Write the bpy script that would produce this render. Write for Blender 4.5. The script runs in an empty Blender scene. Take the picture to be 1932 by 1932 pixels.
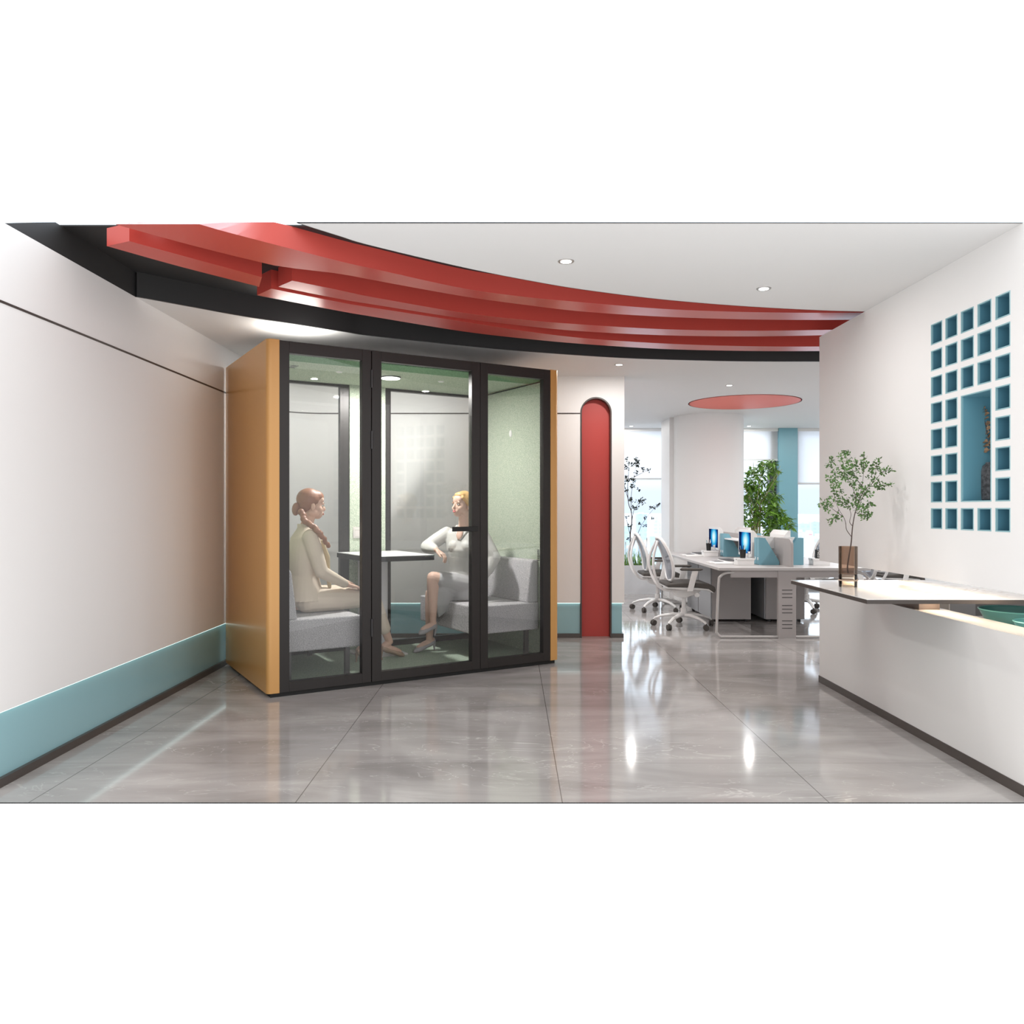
import bpy, bmesh, math, random
from mathutils import Vector, Matrix, Quaternion
C = bpy.context.scene.collection
scene = bpy.context.scene
PI = math.pi
random.seed(7)
F = 1492.0; CX = 966.0; HY = 961.0; EYE = 1.30

# ------------------------------------------------------------------ camera
cam = bpy.data.cameras.new('camera'); camo = bpy.data.objects.new('camera', cam); C.objects.link(camo)
camo.location = (0, 0, EYE); camo.rotation_euler = (PI/2, 0, 0)
cam.sensor_width = 36; cam.lens = 36*F/1932; cam.shift_y = -5/1932
cam.clip_start = 0.05; cam.clip_end = 3000
scene.camera = camo
# ------------------------------------------------------------------ world
world = bpy.data.worlds.new('World'); scene.world = world; world.use_nodes = True
nt = world.node_tree; nt.nodes.clear()
wo = nt.nodes.new('ShaderNodeOutputWorld'); bg = nt.nodes.new('ShaderNodeBackground')
tc = nt.nodes.new('ShaderNodeTexCoord'); sx = nt.nodes.new('ShaderNodeSeparateXYZ')
ab = nt.nodes.new('ShaderNodeMath'); ab.operation = 'ABSOLUTE'
cr = nt.nodes.new('ShaderNodeValToRGB')
cr.color_ramp.elements[0].position = 0.0; cr.color_ramp.elements[0].color = (.95, .97, 1.0, 1)
cr.color_ramp.elements[1].position = 0.045; cr.color_ramp.elements[1].color = (1, 1, 1, 1)
nt.links.new(tc.outputs['Generated'], sx.inputs[0]); nt.links.new(sx.outputs['Z'], ab.inputs[0])
nt.links.new(ab.outputs[0], cr.inputs[0]); mt = nt.nodes.new('ShaderNodeMix'); mt.data_type = 'RGBA'; mt.blend_type = 'MULTIPLY'; mt.inputs[7].default_value = (.80, .90, 1, 1)
mf = nt.nodes.new('ShaderNodeMapRange'); mf.inputs['From Min'].default_value = 0; mf.inputs['From Max'].default_value = .6
nt.links.new(sx.outputs['Y'], mf.inputs['Value']); nt.links.new(mf.outputs[0], mt.inputs[0]); nt.links.new(cr.outputs[0], mt.inputs[6])
nt.links.new(mt.outputs[2], bg.inputs[0]); nt.links.new(bg.outputs[0], wo.inputs[0])
# the sky outside the windows (+Y) is brighter than the open hall behind the camera
mr = nt.nodes.new('ShaderNodeMapRange'); mr.inputs['From Min'].default_value = -.1; mr.inputs['From Max'].default_value = .5; mr.inputs['To Min'].default_value = 1.55; mr.inputs['To Max'].default_value = 3.2
az = nt.nodes.new('ShaderNodeMapRange'); az.inputs['From Min'].default_value = .02; az.inputs['From Max'].default_value = .12; az.inputs['To Min'].default_value = .36; az.inputs['To Max'].default_value = 1.0
mw = nt.nodes.new('ShaderNodeMath'); mw.operation = 'MULTIPLY'; mw2 = nt.nodes.new('ShaderNodeMath'); mw2.operation = 'MAXIMUM'; mw2.inputs[1].default_value = 1.2
nt.links.new(sx.outputs['Y'], mr.inputs['Value']); nt.links.new(ab.outputs[0], az.inputs['Value']); nt.links.new(mr.outputs[0], mw.inputs[0]); nt.links.new(az.outputs[0], mw.inputs[1])
nt.links.new(mw.outputs[0], mw2.inputs[0]); nt.links.new(mw2.outputs[0], bg.inputs[1])
# ------------------------------------------------------------------ exposure
vs = scene.view_settings; vs.view_transform = 'Standard'; vs.look = 'None'; vs.gamma = 1; vs.use_curve_mapping = False
vs.exposure = 0.0

# ------------------------------------------------------------------ lights
def area(name, loc, size, power, color=(1, 1, 1), rot=(0, 0, 0), size_y=None, spread=PI):
    l = bpy.data.lights.new(name, 'AREA'); l.energy = power; l.color = color; l.spread = spread
    if size_y: l.shape = 'RECTANGLE'; l.size = size; l.size_y = size_y
    else: l.shape = 'DISK'; l.size = size
    o = bpy.data.objects.new(name, l); C.objects.link(o); o.location = loc; o.rotation_euler = rot
    return o

def plan(px, py, h):
    y = h*F/(HY-py); return ((px-CX)/F*y, y)
LOWC = 1.345; MAINC = 1.298
DOWN = [(1068, 493, MAINC, 'round white downlight, frontmost one on the main ceiling', 7),
        (1441, 544.5, MAINC, 'round white downlight on the main ceiling nearest the right wall', 7),
        (1168, 688, LOWC, 'small downlight above the arched red niche wall end', 12),
        (1376, 727, LOWC, 'small downlight in front of the round red ceiling recess', 12),
        (1191, 804, LOWC, 'tiny downlight by the left window', 8),
        (1413, 804, LOWC, 'tiny downlight right of the round column by the windows', 8)]
for i, (px, py, h, lab, p) in enumerate(DOWN):
    x, y = plan(px, py, h)
    area('downlight_or_fill_lamp', (x, y, EYE+h-.012), .07, p, (1, .97, .93))
area('pod_rear_fill', (-1.30, 7.27, EYE+LOWC-.012), 1.3, 17, (1, .98, .96), size_y=.10)  # added fill lamp, lightens the wall behind the pod
FILL_DOWN = [  # extra lamps out of view, added to brighten the office
          (0.6, 9.0, 30, 'added fill downlight in the office passage, unseen behind the arch wall'), (4.3, 9.3, 30, 'added unseen fill downlight over the chairs on the right desk side'), (5.2, 11.4, 25, 'added unseen fill downlight near the right office windows'),
          (-.6, 9.6, 25, 'added fill downlight in the office corner, unseen behind the arch wall'), (0.4, 11.8, 25, 'added fill downlight by the window end, unseen behind the arch wall'), (4.0, 7.6, 35, 'added unseen fill downlight above the reception back area')]
for (x, y, p, lab) in FILL_DOWN: area('downlight_or_fill_lamp', (x, y, EYE+LOWC-.012), .07, p, (1, .98, .96))

# pod axes
PA = math.radians(31.36); U = Vector((math.cos(PA), math.sin(PA), 0)); V = Vector((-U.y, U.x, 0)); P0 = Vector((-1.680, 5.421, 0))
def W(s, d, z): return P0 + U*s + V*d + Vector((0, 0, z))
def PX(px, py, d):
    r = (px-CX)/F; b = P0 + V*d
    s = (r*b.y-b.x)/(U.x-r*U.y); p = b+U*s
    return Vector((p.x, p.y, EYE+(HY-py)*p.y/F))
_c = W(1.17, .63, 2.375)
area('pod_lamp', _c, .16, 40, (1, .98, .95))
area('pod_roof_lamp', W(.30, .30, 2.50), .35, 5.0, (1, .98, .92), rot=(PI, 0, 0))
# warm light strip under the bottom edge of the hatch wall
area('slab_strip_lamp', (2.41, 4.42, .812), .03, 2.2, (1, .82, .62), size_y=.7)
area('hatch_strip_lamp', (2.44, 4.7, .905), .04, 7, (1, .80, .58), size_y=2.2)

# ------------------------------------------------------------------ materials
MATS = {}
def mat(name, col, rough=.5, metal=0, spec=.5, bump=0, bscale=200, var=0, vscale=300, coat=0, emit=None, es=0, stretch=None):
    if name in MATS: return MATS[name]
    m = bpy.data.materials.new(name); m.use_nodes = True; n = m.node_tree; b = n.nodes['Principled BSDF']
    b.inputs['Base Color'].default_value = (*col, 1); b.inputs['Roughness'].default_value = rough
    b.inputs['Metallic'].default_value = metal; b.inputs['Specular IOR Level'].default_value = spec
    b.inputs['Coat Weight'].default_value = coat; b.inputs['Coat Roughness'].default_value = .15
    if emit: b.inputs['Emission Color'].default_value = (*emit, 1); b.inputs['Emission Strength'].default_value = es
    if bump or var:
        t = n.nodes.new('ShaderNodeTexCoord'); nz = n.nodes.new('ShaderNodeTexNoise'); nz.inputs['Scale'].default_value = bscale if bump else vscale
        nz.inputs['Detail'].default_value = 3
        mp = n.nodes.new('ShaderNodeMapping')
        if stretch: mp.inputs['Scale'].default_value = stretch
        n.links.new(t.outputs['Object'], mp.inputs[0]); n.links.new(mp.outputs[0], nz.inputs['Vector'])
        if bump:
            bp = n.nodes.new('ShaderNodeBump'); bp.inputs['Strength'].default_value = bump; bp.inputs['Distance'].default_value = .002
            n.links.new(nz.outputs['Fac'], bp.inputs['Height']); n.links.new(bp.outputs[0], b.inputs['Normal'])
        if var:
            r = n.nodes.new('ShaderNodeValToRGB')
            r.color_ramp.elements[0].position = .35; r.color_ramp.elements[1].position = .65
            r.color_ramp.elements[0].color = (*[c*(1-var) for c in col], 1); r.color_ramp.elements[1].color = (*[min(1, c*(1+var)) for c in col], 1)
            n.links.new(nz.outputs['Fac'], r.inputs[0]); n.links.new(r.outputs[0], b.inputs['Base Color'])
    MATS[name] = m; return m
def emis(name, col, s):
    if name in MATS: return MATS[name]
    m = bpy.data.materials.new(name); m.use_nodes = True; n = m.node_tree; n.nodes.clear()
    o = n.nodes.new('ShaderNodeOutputMaterial'); e = n.nodes.new('ShaderNodeEmission'); e.inputs[0].default_value = (*col, 1); e.inputs[1].default_value = s
    n.links.new(e.outputs[0], o.inputs[0]); MATS[name] = m; return m
def glass(name, tint=(.95, .97, .96), refl=1.0, rough=.0):
    if name in MATS: return MATS[name]
    m = bpy.data.materials.new(name); m.use_nodes = True; n = m.node_tree; n.nodes.clear()
    o = n.nodes.new('ShaderNodeOutputMaterial'); mx = n.nodes.new('ShaderNodeMixShader'); tr = n.nodes.new('ShaderNodeBsdfTransparent'); gl = n.nodes.new('ShaderNodeBsdfGlossy')
    fr = n.nodes.new('ShaderNodeFresnel'); fr.inputs[0].default_value = 1.45; mu = n.nodes.new('ShaderNodeMath'); mu.operation = 'MULTIPLY'; mu.inputs[1].default_value = refl
    tr.inputs[0].default_value = (*tint, 1); gl.inputs['Roughness'].default_value = rough
    n.links.new(fr.outputs[0], mu.inputs[0]); n.links.new(mu.outputs[0], mx.inputs[0]); n.links.new(tr.outputs[0], mx.inputs[1]); n.links.new(gl.outputs[0], mx.inputs[2]); n.links.new(mx.outputs[0], o.inputs[0])
    MATS[name] = m; return m

def marble(name, base, vein, scale, rough, vw=.03, tiles=False, second=None):
    m = bpy.data.materials.new(name); m.use_nodes = True; n = m.node_tree; L = n.links.new; b = n.nodes['Principled BSDF']
    N = lambda t: n.nodes.new(t)
    t = N('ShaderNodeTexCoord'); mp = N('ShaderNodeMapping'); mp.inputs['Scale'].default_value = (scale*.8, scale*2.3, scale); mp.inputs['Rotation'].default_value = (0, 0, .35)
    L(t.outputs['Object'], mp.inputs[0])
    nz = N('ShaderNodeTexNoise'); nz.inputs['Scale'].default_value = 1.1; nz.inputs['Detail'].default_value = 9; nz.inputs['Distortion'].default_value = 1.2; L(mp.outputs[0], nz.inputs['Vector'])
    n2 = N('ShaderNodeTexNoise'); n2.inputs['Scale'].default_value = 2.3; n2.inputs['Detail'].default_value = 4; n2.inputs['Distortion'].default_value = 1.6; L(mp.outputs[0], n2.inputs['Vector'])
    n3 = N('ShaderNodeTexNoise'); n3.inputs['Scale'].default_value = .7; n3.inputs['Detail'].default_value = 3; L(mp.outputs[0], n3.inputs['Vector'])
    # thin veins where the noise crosses one half
    s1 = N('ShaderNodeMath'); s1.operation = 'SUBTRACT'; s1.inputs[1].default_value = .5; L(n2.outputs['Fac'], s1.inputs[0])
    a1 = N('ShaderNodeMath'); a1.operation = 'ABSOLUTE'; L(s1.outputs[0], a1.inputs[0])
    r1 = N('ShaderNodeMapRange'); r1.inputs['From Min'].default_value = 0; r1.inputs['From Max'].default_value = vw; r1.inputs['To Min'].default_value = 1; r1.inputs['To Max'].default_value = 0; L(a1.outputs[0], r1.inputs['Value'])
    m1 = N('ShaderNodeMath'); m1.operation = 'MULTIPLY'; L(r1.outputs[0], m1.inputs[0])
    r3 = N('ShaderNodeMapRange'); r3.inputs['From Min'].default_value = .40; r3.inputs['From Max'].default_value = .66; L(n3.outputs['Fac'], r3.inputs['Value']); L(r3.outputs[0], m1.inputs[1])
    cr = N('ShaderNodeValToRGB'); cr.color_ramp.elements[0].position = .3; cr.color_ramp.elements[1].position = .7
    d = second or [c*.86 for c in base]
    cr.color_ramp.elements[0].color = (*d, 1); cr.color_ramp.elements[1].color = (*[min(1, c*1.08) for c in base], 1); L(nz.outputs['Fac'], cr.inputs[0])
    mx = N('ShaderNodeMix'); mx.data_type = 'RGBA'; L(m1.outputs[0], mx.inputs[0]); L(cr.outputs[0], mx.inputs[6]); mx.inputs[7].default_value = (*vein, 1)
    out = mx.outputs[2]
    if tiles:
        sp = N('ShaderNodeSeparateXYZ'); L(t.outputs['Object'], sp.inputs[0])
        prev = None
        for ax, off, per, w in (('X', .223, 1.183, .0022), ('Y', 4.053, .580, .0016)):
            a = N('ShaderNodeMath'); a.operation = 'SUBTRACT'; a.inputs[1].default_value = off-per*20.5; L(sp.outputs[ax], a.inputs[0])
            q = N('ShaderNodeMath'); q.operation = 'MODULO'; q.inputs[1].default_value = per; L(a.outputs[0], q.inputs[0])
            e = N('ShaderNodeMath'); e.operation = 'SUBTRACT'; e.inputs[1].default_value = per/2; L(q.outputs[0], e.inputs[0])
            g = N('ShaderNodeMath'); g.operation = 'ABSOLUTE'; L(e.outputs[0], g.inputs[0])
            k = N('ShaderNodeMath'); k.operation = 'LESS_THAN'; k.inputs[1].default_value = w; L(g.outputs[0], k.inputs[0])
            f = N('ShaderNodeMath'); f.operation = 'MULTIPLY'; f.inputs[1].default_value = .8 if ax == 'X' else .45; L(k.outputs[0], f.inputs[0])
            if prev is None: prev = f
            else:
                mm = N('ShaderNodeMath'); mm.operation = 'MAXIMUM'; L(prev.outputs[0], mm.inputs[0]); L(f.outputs[0], mm.inputs[1]); prev = mm
        x2 = N('ShaderNodeMix'); x2.data_type = 'RGBA'; L(prev.outputs[0], x2.inputs[0]); L(out, x2.inputs[6]); x2.inputs[7].default_value = (.07, .06, .055, 1)
        out = x2.outputs[2]
    L(out, b.inputs['Base Color']); b.inputs['Roughness'].default_value = rough
    MATS[name] = m; return m

def weave(name, c1, c2, scale, rough=.95):
    m = bpy.data.materials.new(name); m.use_nodes = True; n = m.node_tree; L = n.links.new; b = n.nodes['Principled BSDF']
    t = n.nodes.new('ShaderNodeTexCoord'); nz = n.nodes.new('ShaderNodeTexNoise'); nz.inputs['Scale'].default_value = scale; nz.inputs['Detail'].default_value = 2
    mp = n.nodes.new('ShaderNodeMapping'); mp.inputs['Scale'].default_value = (1, 1, 1.8)
    L(t.outputs['Object'], mp.inputs[0]); L(mp.outputs[0], nz.inputs['Vector'])
    cr = n.nodes.new('ShaderNodeValToRGB'); cr.color_ramp.elements[0].position = .36; cr.color_ramp.elements[1].position = .62
    cr.color_ramp.elements[0].color = (*c1, 1); cr.color_ramp.elements[1].color = (*c2, 1); L(nz.outputs['Fac'], cr.inputs[0]); L(cr.outputs[0], b.inputs['Base Color'])
    bp = n.nodes.new('ShaderNodeBump'); bp.inputs['Strength'].default_value = .3; bp.inputs['Distance'].default_value = .002; L(nz.outputs['Fac'], bp.inputs['Height']); L(bp.outputs[0], b.inputs['Normal'])
    b.inputs['Roughness'].default_value = rough; b.inputs['Specular IOR Level'].default_value = .2
    MATS[name] = m; return m

WHITE = mat('wall_paint', (.85, .84, .835), .55, spec=.35)
CEIL = mat('ceiling_paint', (.76, .755, .75), .7, spec=.2)
TEAL = mat('teal_paint', (.20, .42, .50), .35)
TEALB = mat('teal_band', (.30, .51, .56), .22)
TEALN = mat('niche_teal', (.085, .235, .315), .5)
DARKTRIM = mat('bronze_trim', (.055, .042, .038), .4)
BASEB = mat('baseboard_bronze', (.07, .058, .052), .35)
BLACKC = mat('black_ceiling_paint', (.022, .022, .023), .6)
RED = mat('red_lacquer', (.52, .065, .05), .32, spec=.5)
REDN = mat('red_niche', (.52, .055, .045), .5)
CORAL = mat('coral_recess', (.85, .17, .125), .5)
FLOOR = marble('grey_marble_floor', (.46, .44, .43), (.64, .62, .605), 1.0, .085, .009, tiles=True, second=(.31, .293, .284))
SLABM = marble('white_marble_top', (.78, .765, .75), (.40, .30, .23), 1.6, .12, .045, second=(.78, .76, .745))
PLANTM = marble('planter_marble', (.74, .76, .79), (.38, .40, .43), 1.3, .2, .035)
ORANGE = mat('orange_powder_coat', (.64, .335, .105), .30, metal=.2, coat=.3)
FRAME = mat('dark_aluminium', (.028, .024, .023), .38, metal=.3)
BLACK = mat('matt_black', (.008, .008, .008), .6)
GREEN = weave('green_felt', (.27, .34, .255), (.62, .66, .55), 150)
GREENSHADE = weave('shaded_green_felt', (.10, .20, .11), (.23, .36, .23), 170)  # felt darkened to stand for shade on the pod ceiling
CARPET = weave('green_carpet', (.28, .36, .28), (.46, .53, .44), 180)
SOFA = weave('grey_tweed', (.26, .25, .27), (.66, .64, .66), 190)
LEGM = mat('dark_leg', (.06, .055, .055), .4)
GLASS = glass('clear_glass', (.985, .99, .985), 1.1)
GLASSB = glass('back_glass', (.965, .97, .965), 1.1)
WGLASS = glass('window_glass', (.97, .985, 1.0), .8)
WHITEP = mat('white_plastic', (.80, .79, .78), .35)
GREYP = mat('warm_grey_laminate', (.42, .39, .385), .45)
DESKT = mat('desk_grey', (.50, .48, .475), .4)
DGREY = mat('dark_upholstery', (.085, .077, .07), .85, bump=.2, bscale=500)
BLK = mat('black_plastic', (.012, .012, .012), .35)
FILE = mat('file_teal', (.17, .37, .45), .5)
LAMP = emis('lamp_white', (1, .98, .95), 6)
LED = emis('led_strip', (.80, 1, .95), 1.9)
WARM = emis('warm_led', (1, .80, .55), 3)

# ------------------------------------------------------------------ mesh builder
class MB:
    def __init__(s): s.bm = bmesh.new()
    def poly(s, vs, fs):
        v = [s.bm.verts.new(p) for p in vs]
        for f in fs:
            try: s.bm.faces.new([v[i] for i in f])
            except ValueError: pass
        return v
    def box(s, x0, x1, y0, y1, z0, z1):
        s.poly([(x0,y0,z0),(x1,y0,z0),(x1,y1,z0),(x0,y1,z0),(x0,y0,z1),(x1,y0,z1),(x1,y1,z1),(x0,y1,z1)],
               [(3,2,1,0),(4,5,6,7),(0,1,5,4),(1,2,6,5),(2,3,7,6),(3,0,4,7)]); return s
    def prism(s, pts, a, b, axis='z'):
        def P(p, t): return {'z': (p[0], p[1], t), 'y': (p[0], t, p[1]), 'x': (t, p[0], p[1])}[axis]
        n = len(pts); vs = [P(p, a) for p in pts]+[P(p, b) for p in pts]
        s.poly(vs, [tuple(range(n-1, -1, -1)), tuple(range(n, 2*n))]+[(i, (i+1) % n, n+(i+1) % n, n+i) for i in range(n)]); return s
    def tube(s, pts, r, seg=10, closed=False, flat=1.0, up=None):
        pts = [Vector(p) for p in pts]; n = len(pts); rs = r if isinstance(r, (list, tuple)) else [r]*n
        rings = []; prev = None
        for i, p in enumerate(pts):
            if closed: t = pts[(i+1) % n]-pts[i-1]
            else: t = pts[min(i+1, n-1)]-pts[max(i-1, 0)]
            if t.length < 1e-9: t = Vector((0, 0, 1))
            t.normalize()
            if prev is None:
                a = Vector(up) if up else (Vector((0, 0, 1)) if abs(t.z) < .9 else Vector((1, 0, 0)))
            else: a = prev
            a = (a-t*a.dot(t)); a.normalize(); b = t.cross(a); prev = a
            rings.append([s.bm.verts.new(p+(a*math.cos(2*PI*k/seg)*flat+b*math.sin(2*PI*k/seg))*rs[i]) for k in range(seg)])
        m = n if closed else n-1
        for i in range(m):
            A, B = rings[i], rings[(i+1) % n]
            for k in range(seg): s.bm.faces.new((A[k], A[(k+1) % seg], B[(k+1) % seg], B[k]))
        if not closed:
            s.bm.faces.new(rings[0][::-1]); s.bm.faces.new(rings[-1])
        return s
    def lathe(s, prof, c=(0, 0, 0), seg=24, axis='z'):
        rings = []
        for r, z in prof:
            R = []
            for k in range(seg):
                a = 2*PI*k/seg; p = (r*math.cos(a), r*math.sin(a), z)
                if axis == 'x': p = (p[2], p[0], p[1])
                if axis == 'y': p = (p[0], p[2], p[1])
                R.append(s.bm.verts.new((c[0]+p[0], c[1]+p[1], c[2]+p[2])))
            rings.append(R)
        for A, B in zip(rings, rings[1:]):
            for k in range(seg): s.bm.faces.new((A[k], A[(k+1) % seg], B[(k+1) % seg], B[k]))
        s.bm.faces.new(rings[0][::-1]); s.bm.faces.new(rings[-1]); return s
    def ell(s, c, r, M=None, seg=20, rn=12):
        m = Matrix.Diagonal((r[0], r[1], r[2], 1)); m = (M.to_4x4() if M else Matrix()) @ m; m = Matrix.Translation(c) @ m
        bmesh.ops.create_uvsphere(s.bm, u_segments=seg, v_segments=rn, radius=1, matrix=m); return s
    def loft(s, rings, seg=20):
        R = []
        for c, a, b in rings:
            c = Vector(c); a = Vector(a); b = Vector(b)
            R.append([s.bm.verts.new(c+a*math.cos(2*PI*k/seg)+b*math.sin(2*PI*k/seg)) for k in range(seg)])
        for A, B in zip(R, R[1:]):
            for k in range(seg): s.bm.faces.new((A[k], A[(k+1) % seg], B[(k+1) % seg], B[k]))
        s.bm.faces.new(R[0][::-1]); s.bm.faces.new(R[-1]); return s
    def limb(s, pr, seg=14):
        pts = [Vector(p[0]) for p in pr]; rs = [p[1] for p in pr]
        for p, r in zip(pts, rs): s.ell(p, (r, r, r), seg=seg, rn=8)
        for i in range(len(pts)-1):
            if (pts[i+1]-pts[i]).length > 1e-4: s.tube([pts[i], pts[i+1]], [rs[i], rs[i+1]], seg)
        return s
    def build(s, name, m, parent=None, bevel=0, smooth=None, angle=40):
        bmesh.ops.recalc_face_normals(s.bm, faces=s.bm.faces)
        me = bpy.data.meshes.new(name); s.bm.to_mesh(me); s.bm.free()
        for x in (m if isinstance(m, (list, tuple)) else [m]): me.materials.append(x)
        o = bpy.data.objects.new(name, me); C.objects.link(o)
        if parent: o.parent = parent
        if bevel:
            b = o.modifiers.new('bevel', 'BEVEL'); b.width = bevel; b.segments = 3; b.limit_method = 'ANGLE'; b.angle_limit = math.radians(35); b.harden_normals = False
        if smooth or bevel:
            shade(me, angle)
        return o
def shade(me, angle=40):
    me.polygons.foreach_set('use_smooth', [True]*len(me.polygons))
    try: me.set_sharp_from_angle(angle=math.radians(angle))
    except Exception: pass
def thing(name, label, cat, loc=(0, 0, 0), rz=0, group=None):
    o = bpy.data.objects.new(name, None); C.objects.link(o); o.empty_display_size = .1; o.location = loc; o.rotation_euler = (0, 0, rz)
    o['label'] = label; o['category'] = cat
    if group: o['group'] = group
    return o
def tag(o, label, cat, group=None, kind=None):
    o['label'] = label; o['category'] = cat
    if group: o['group'] = group
    if kind: o['kind'] = kind
    return o
def struct(o, label=None, cat=None):
    o['kind'] = 'structure'
    if label: o['label'] = label
    if cat: o['category'] = cat
    return o
def dup(root, loc, rz, label=None, group=None):
    def cp(o, par):
        c = o.copy(); C.objects.link(c); c.parent = par
        for ch in [x for x in bpy.data.objects if x.parent == o]: cp(ch, c)
        return c
    r = cp(root, None); r.location = loc; r.rotation_euler = (0, 0, rz)
    if label: r['label'] = label
    if group: r['group'] = group
    return r
def crom(pts, n=8):
    out = []; P = [Vector(p) for p in pts]
    for i in range(len(P)-1):
        p0 = P[i-1] if i else P[i]*2-P[i+1]; p1, p2 = P[i], P[i+1]; p3 = P[i+2] if i+2 < len(P) else P[i+1]*2-P[i]
        for k in range(n):
            t = k/n; out.append(.5*((2*p1)+(p2-p0)*t+(2*p0-5*p1+4*p2-p3)*t*t+(3*p1-p0-3*p2+p3)*t**3))
    out.append(P[-1]); return out
def plate(name, outer, holes, t0, t1, m, mapf=None, parent=None):
    cu = bpy.data.curves.new(name, 'CURVE'); cu.dimensions = '2D'; cu.fill_mode = 'BOTH'; cu.extrude = abs(t1-t0)/2
    for loop in [outer]+list(holes):
        sp = cu.splines.new('POLY'); sp.points.add(len(loop)-1)
        for q, p in zip(sp.points, loop): q.co = (p[0], p[1], 0, 1)
        sp.use_cyclic_u = True
    o = bpy.data.objects.new(name+'_curve', cu); C.objects.link(o)
    dg = bpy.context.evaluated_depsgraph_get(); me = bpy.data.meshes.new_from_object(o.evaluated_get(dg)); bpy.data.objects.remove(o); bpy.data.curves.remove(cu)
    mid = (t0+t1)/2
    for v in me.vertices:
        p = (v.co.x, v.co.y, v.co.z+mid); v.co = mapf(p) if mapf else p
    me.name = name; me.materials.clear(); me.materials.append(m)
    bm = bmesh.new(); bm.from_mesh(me); bmesh.ops.remove_doubles(bm, verts=bm.verts, dist=1e-5); bmesh.ops.recalc_face_normals(bm, faces=bm.faces); bm.to_mesh(me); bm.free()
    r = bpy.data.objects.new(name, me); C.objects.link(r)
    if parent: r.parent = parent
    return r
def ribbon(name, path, z0, z1, o0, o1, m):
    """solid strip along a plan path between two sideways offsets (positive = into the room)"""
    P = [Vector((p[0], p[1])) for p in path]; N = []
    for i in range(len(P)):
        t = (P[min(i+1, len(P)-1)]-P[max(i-1, 0)]).normalized(); N.append(Vector((t.y, -t.x)))
    b = MB(); A = [P[i]+N[i]*o0 for i in range(len(P))]; B = [P[i]+N[i]*o1 for i in range(len(P))]
    n = len(P); vs = [(p.x, p.y, z) for L_ in (A, B) for z in (z0, z1) for p in L_]
    fs = []
    for i in range(n-1):
        fs += [(i, i+1, n+i+1, n+i), (2*n+i, 3*n+i, 3*n+i+1, 2*n+i+1), (i, 2*n+i, 2*n+i+1, i+1), (n+i, n+i+1, 3*n+i+1, 3*n+i)]
    fs += [(0, n, 3*n, 2*n), (n-1, 2*n+n-1, 3*n+n-1, n+n-1)]
    b.poly(vs, fs); return b.build(name, m, smooth=True, angle=30)

# ================================================================== STRUCTURE
FRONT = 3.507
XR = 6.6; YB = 13.2; ZL = EYE+LOWC; ZM = EYE+MAINC
b = MB(); b.box(-2.55, XR, FRONT, YB+.12, -.006, 0)
fl = b.build('floor', [FLOOR, BLACK])
for p in fl.data.polygons: p.material_index = 0 if p.normal.z > .5 else 1
struct(fl, 'polished grey marble tile floor with dark joints', 'floor')

# left wall with its rounded far corner, then the wall behind the pod
R = .5; arc = [(-2.384+R-R*math.cos(a), 7.5+R*math.sin(a)) for a in [PI/2*k/14 for k in range(1, 15)]]
path = [(-2.384, 3.66), (-2.384, 5.0), (-2.384, 6.5), (-2.384, 7.5)]+arc+[(-1.0, 8.0), (0, 8.0), (.60, 8.0)]
struct(ribbon('wall_left', path, .353, ZL, 0, -.12, WHITE), 'white wall with a dark horizontal groove and teal foot band, left side', 'wall')
path2 = path[:-1]+[(.690, 8.0)]
struct(ribbon('trim_1', path2, .042, .353, -.022, -.12, TEALB), 'teal band along the foot of the white wall', 'trim')
struct(ribbon('trim_2', path2, .3485, .353, -.006, -.020, LED), 'light strip under the white wall edge', 'trim')
struct(ribbon('baseboard_left', path2, 0, .042, .0, -.12, BASEB), 'dark bronze baseboard of the left wall', 'baseboard')
struct(ribbon('trim_3', path2, 2.264, 2.276, .0025, -.01, DARKTRIM), 'thin dark groove line across the white wall', 'trim')
# arch wall
ax0, ax1, atop = .700, 1.000, 2.428; acx = (ax0+ax1)/2; ar = (ax1-ax0)/2
def archpts(r, z0, n=20): return [(acx-r, z0)]+[(acx-r*math.cos(PI*k/n), atop-ar+r*math.sin(PI*k/n)) for k in range(n+1)]+[(acx+r, z0)]
notch = [(.60, .353), (acx-ar, .353)]+archpts(ar, .353)[1:-1]+[(acx+ar, .353), (1.137, .353), (1.137, ZL), (.60, ZL)]
wb = plate('wall_back', notch, [], 0, .15, WHITE, lambda p: (p[0], 8.0+.15-p[2], p[1])); struct(wb, 'white wall end around the arched red niche', 'wall')
for nm, x0, x1 in (('trim_4', 1.010, 1.115),):
    struct(MB().box(x0, x1, 8.022, 8.15, .042, .353).build(nm, TEALB), 'short teal band right of the red niche', 'trim')
struct(MB().box(1.010, 1.130, 8.006, 8.020, .3485, .353).build('trim_5', LED), 'short light strip right of the red niche', 'trim')
struct(MB().box(1.010, 1.130, 8.0, 8.15, 0, .042).build('baseboard_back', BASEB), 'dark baseboard right of the red niche', 'baseboard')
nich = thing('arched_niche', 'tall narrow red niche with rounded top and dark frame in the white back wall', 'niche', (acx, 8.0, 0))
plate('niche_back', [(p[0]-acx, p[1]) for p in archpts(ar, .0)], [], 0, .03, REDN, lambda p: (p[0], .10+p[2], p[1]), nich)
b = MB(); o = archpts(ar+.008, 0, 28); i_ = archpts(ar-.006, 0, 28); n = len(o)
vs = [(p[0]-acx, y, p[1]) for L_ in (o, i_) for y in (-.006, .10) for p in L_]; fs = []
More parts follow.
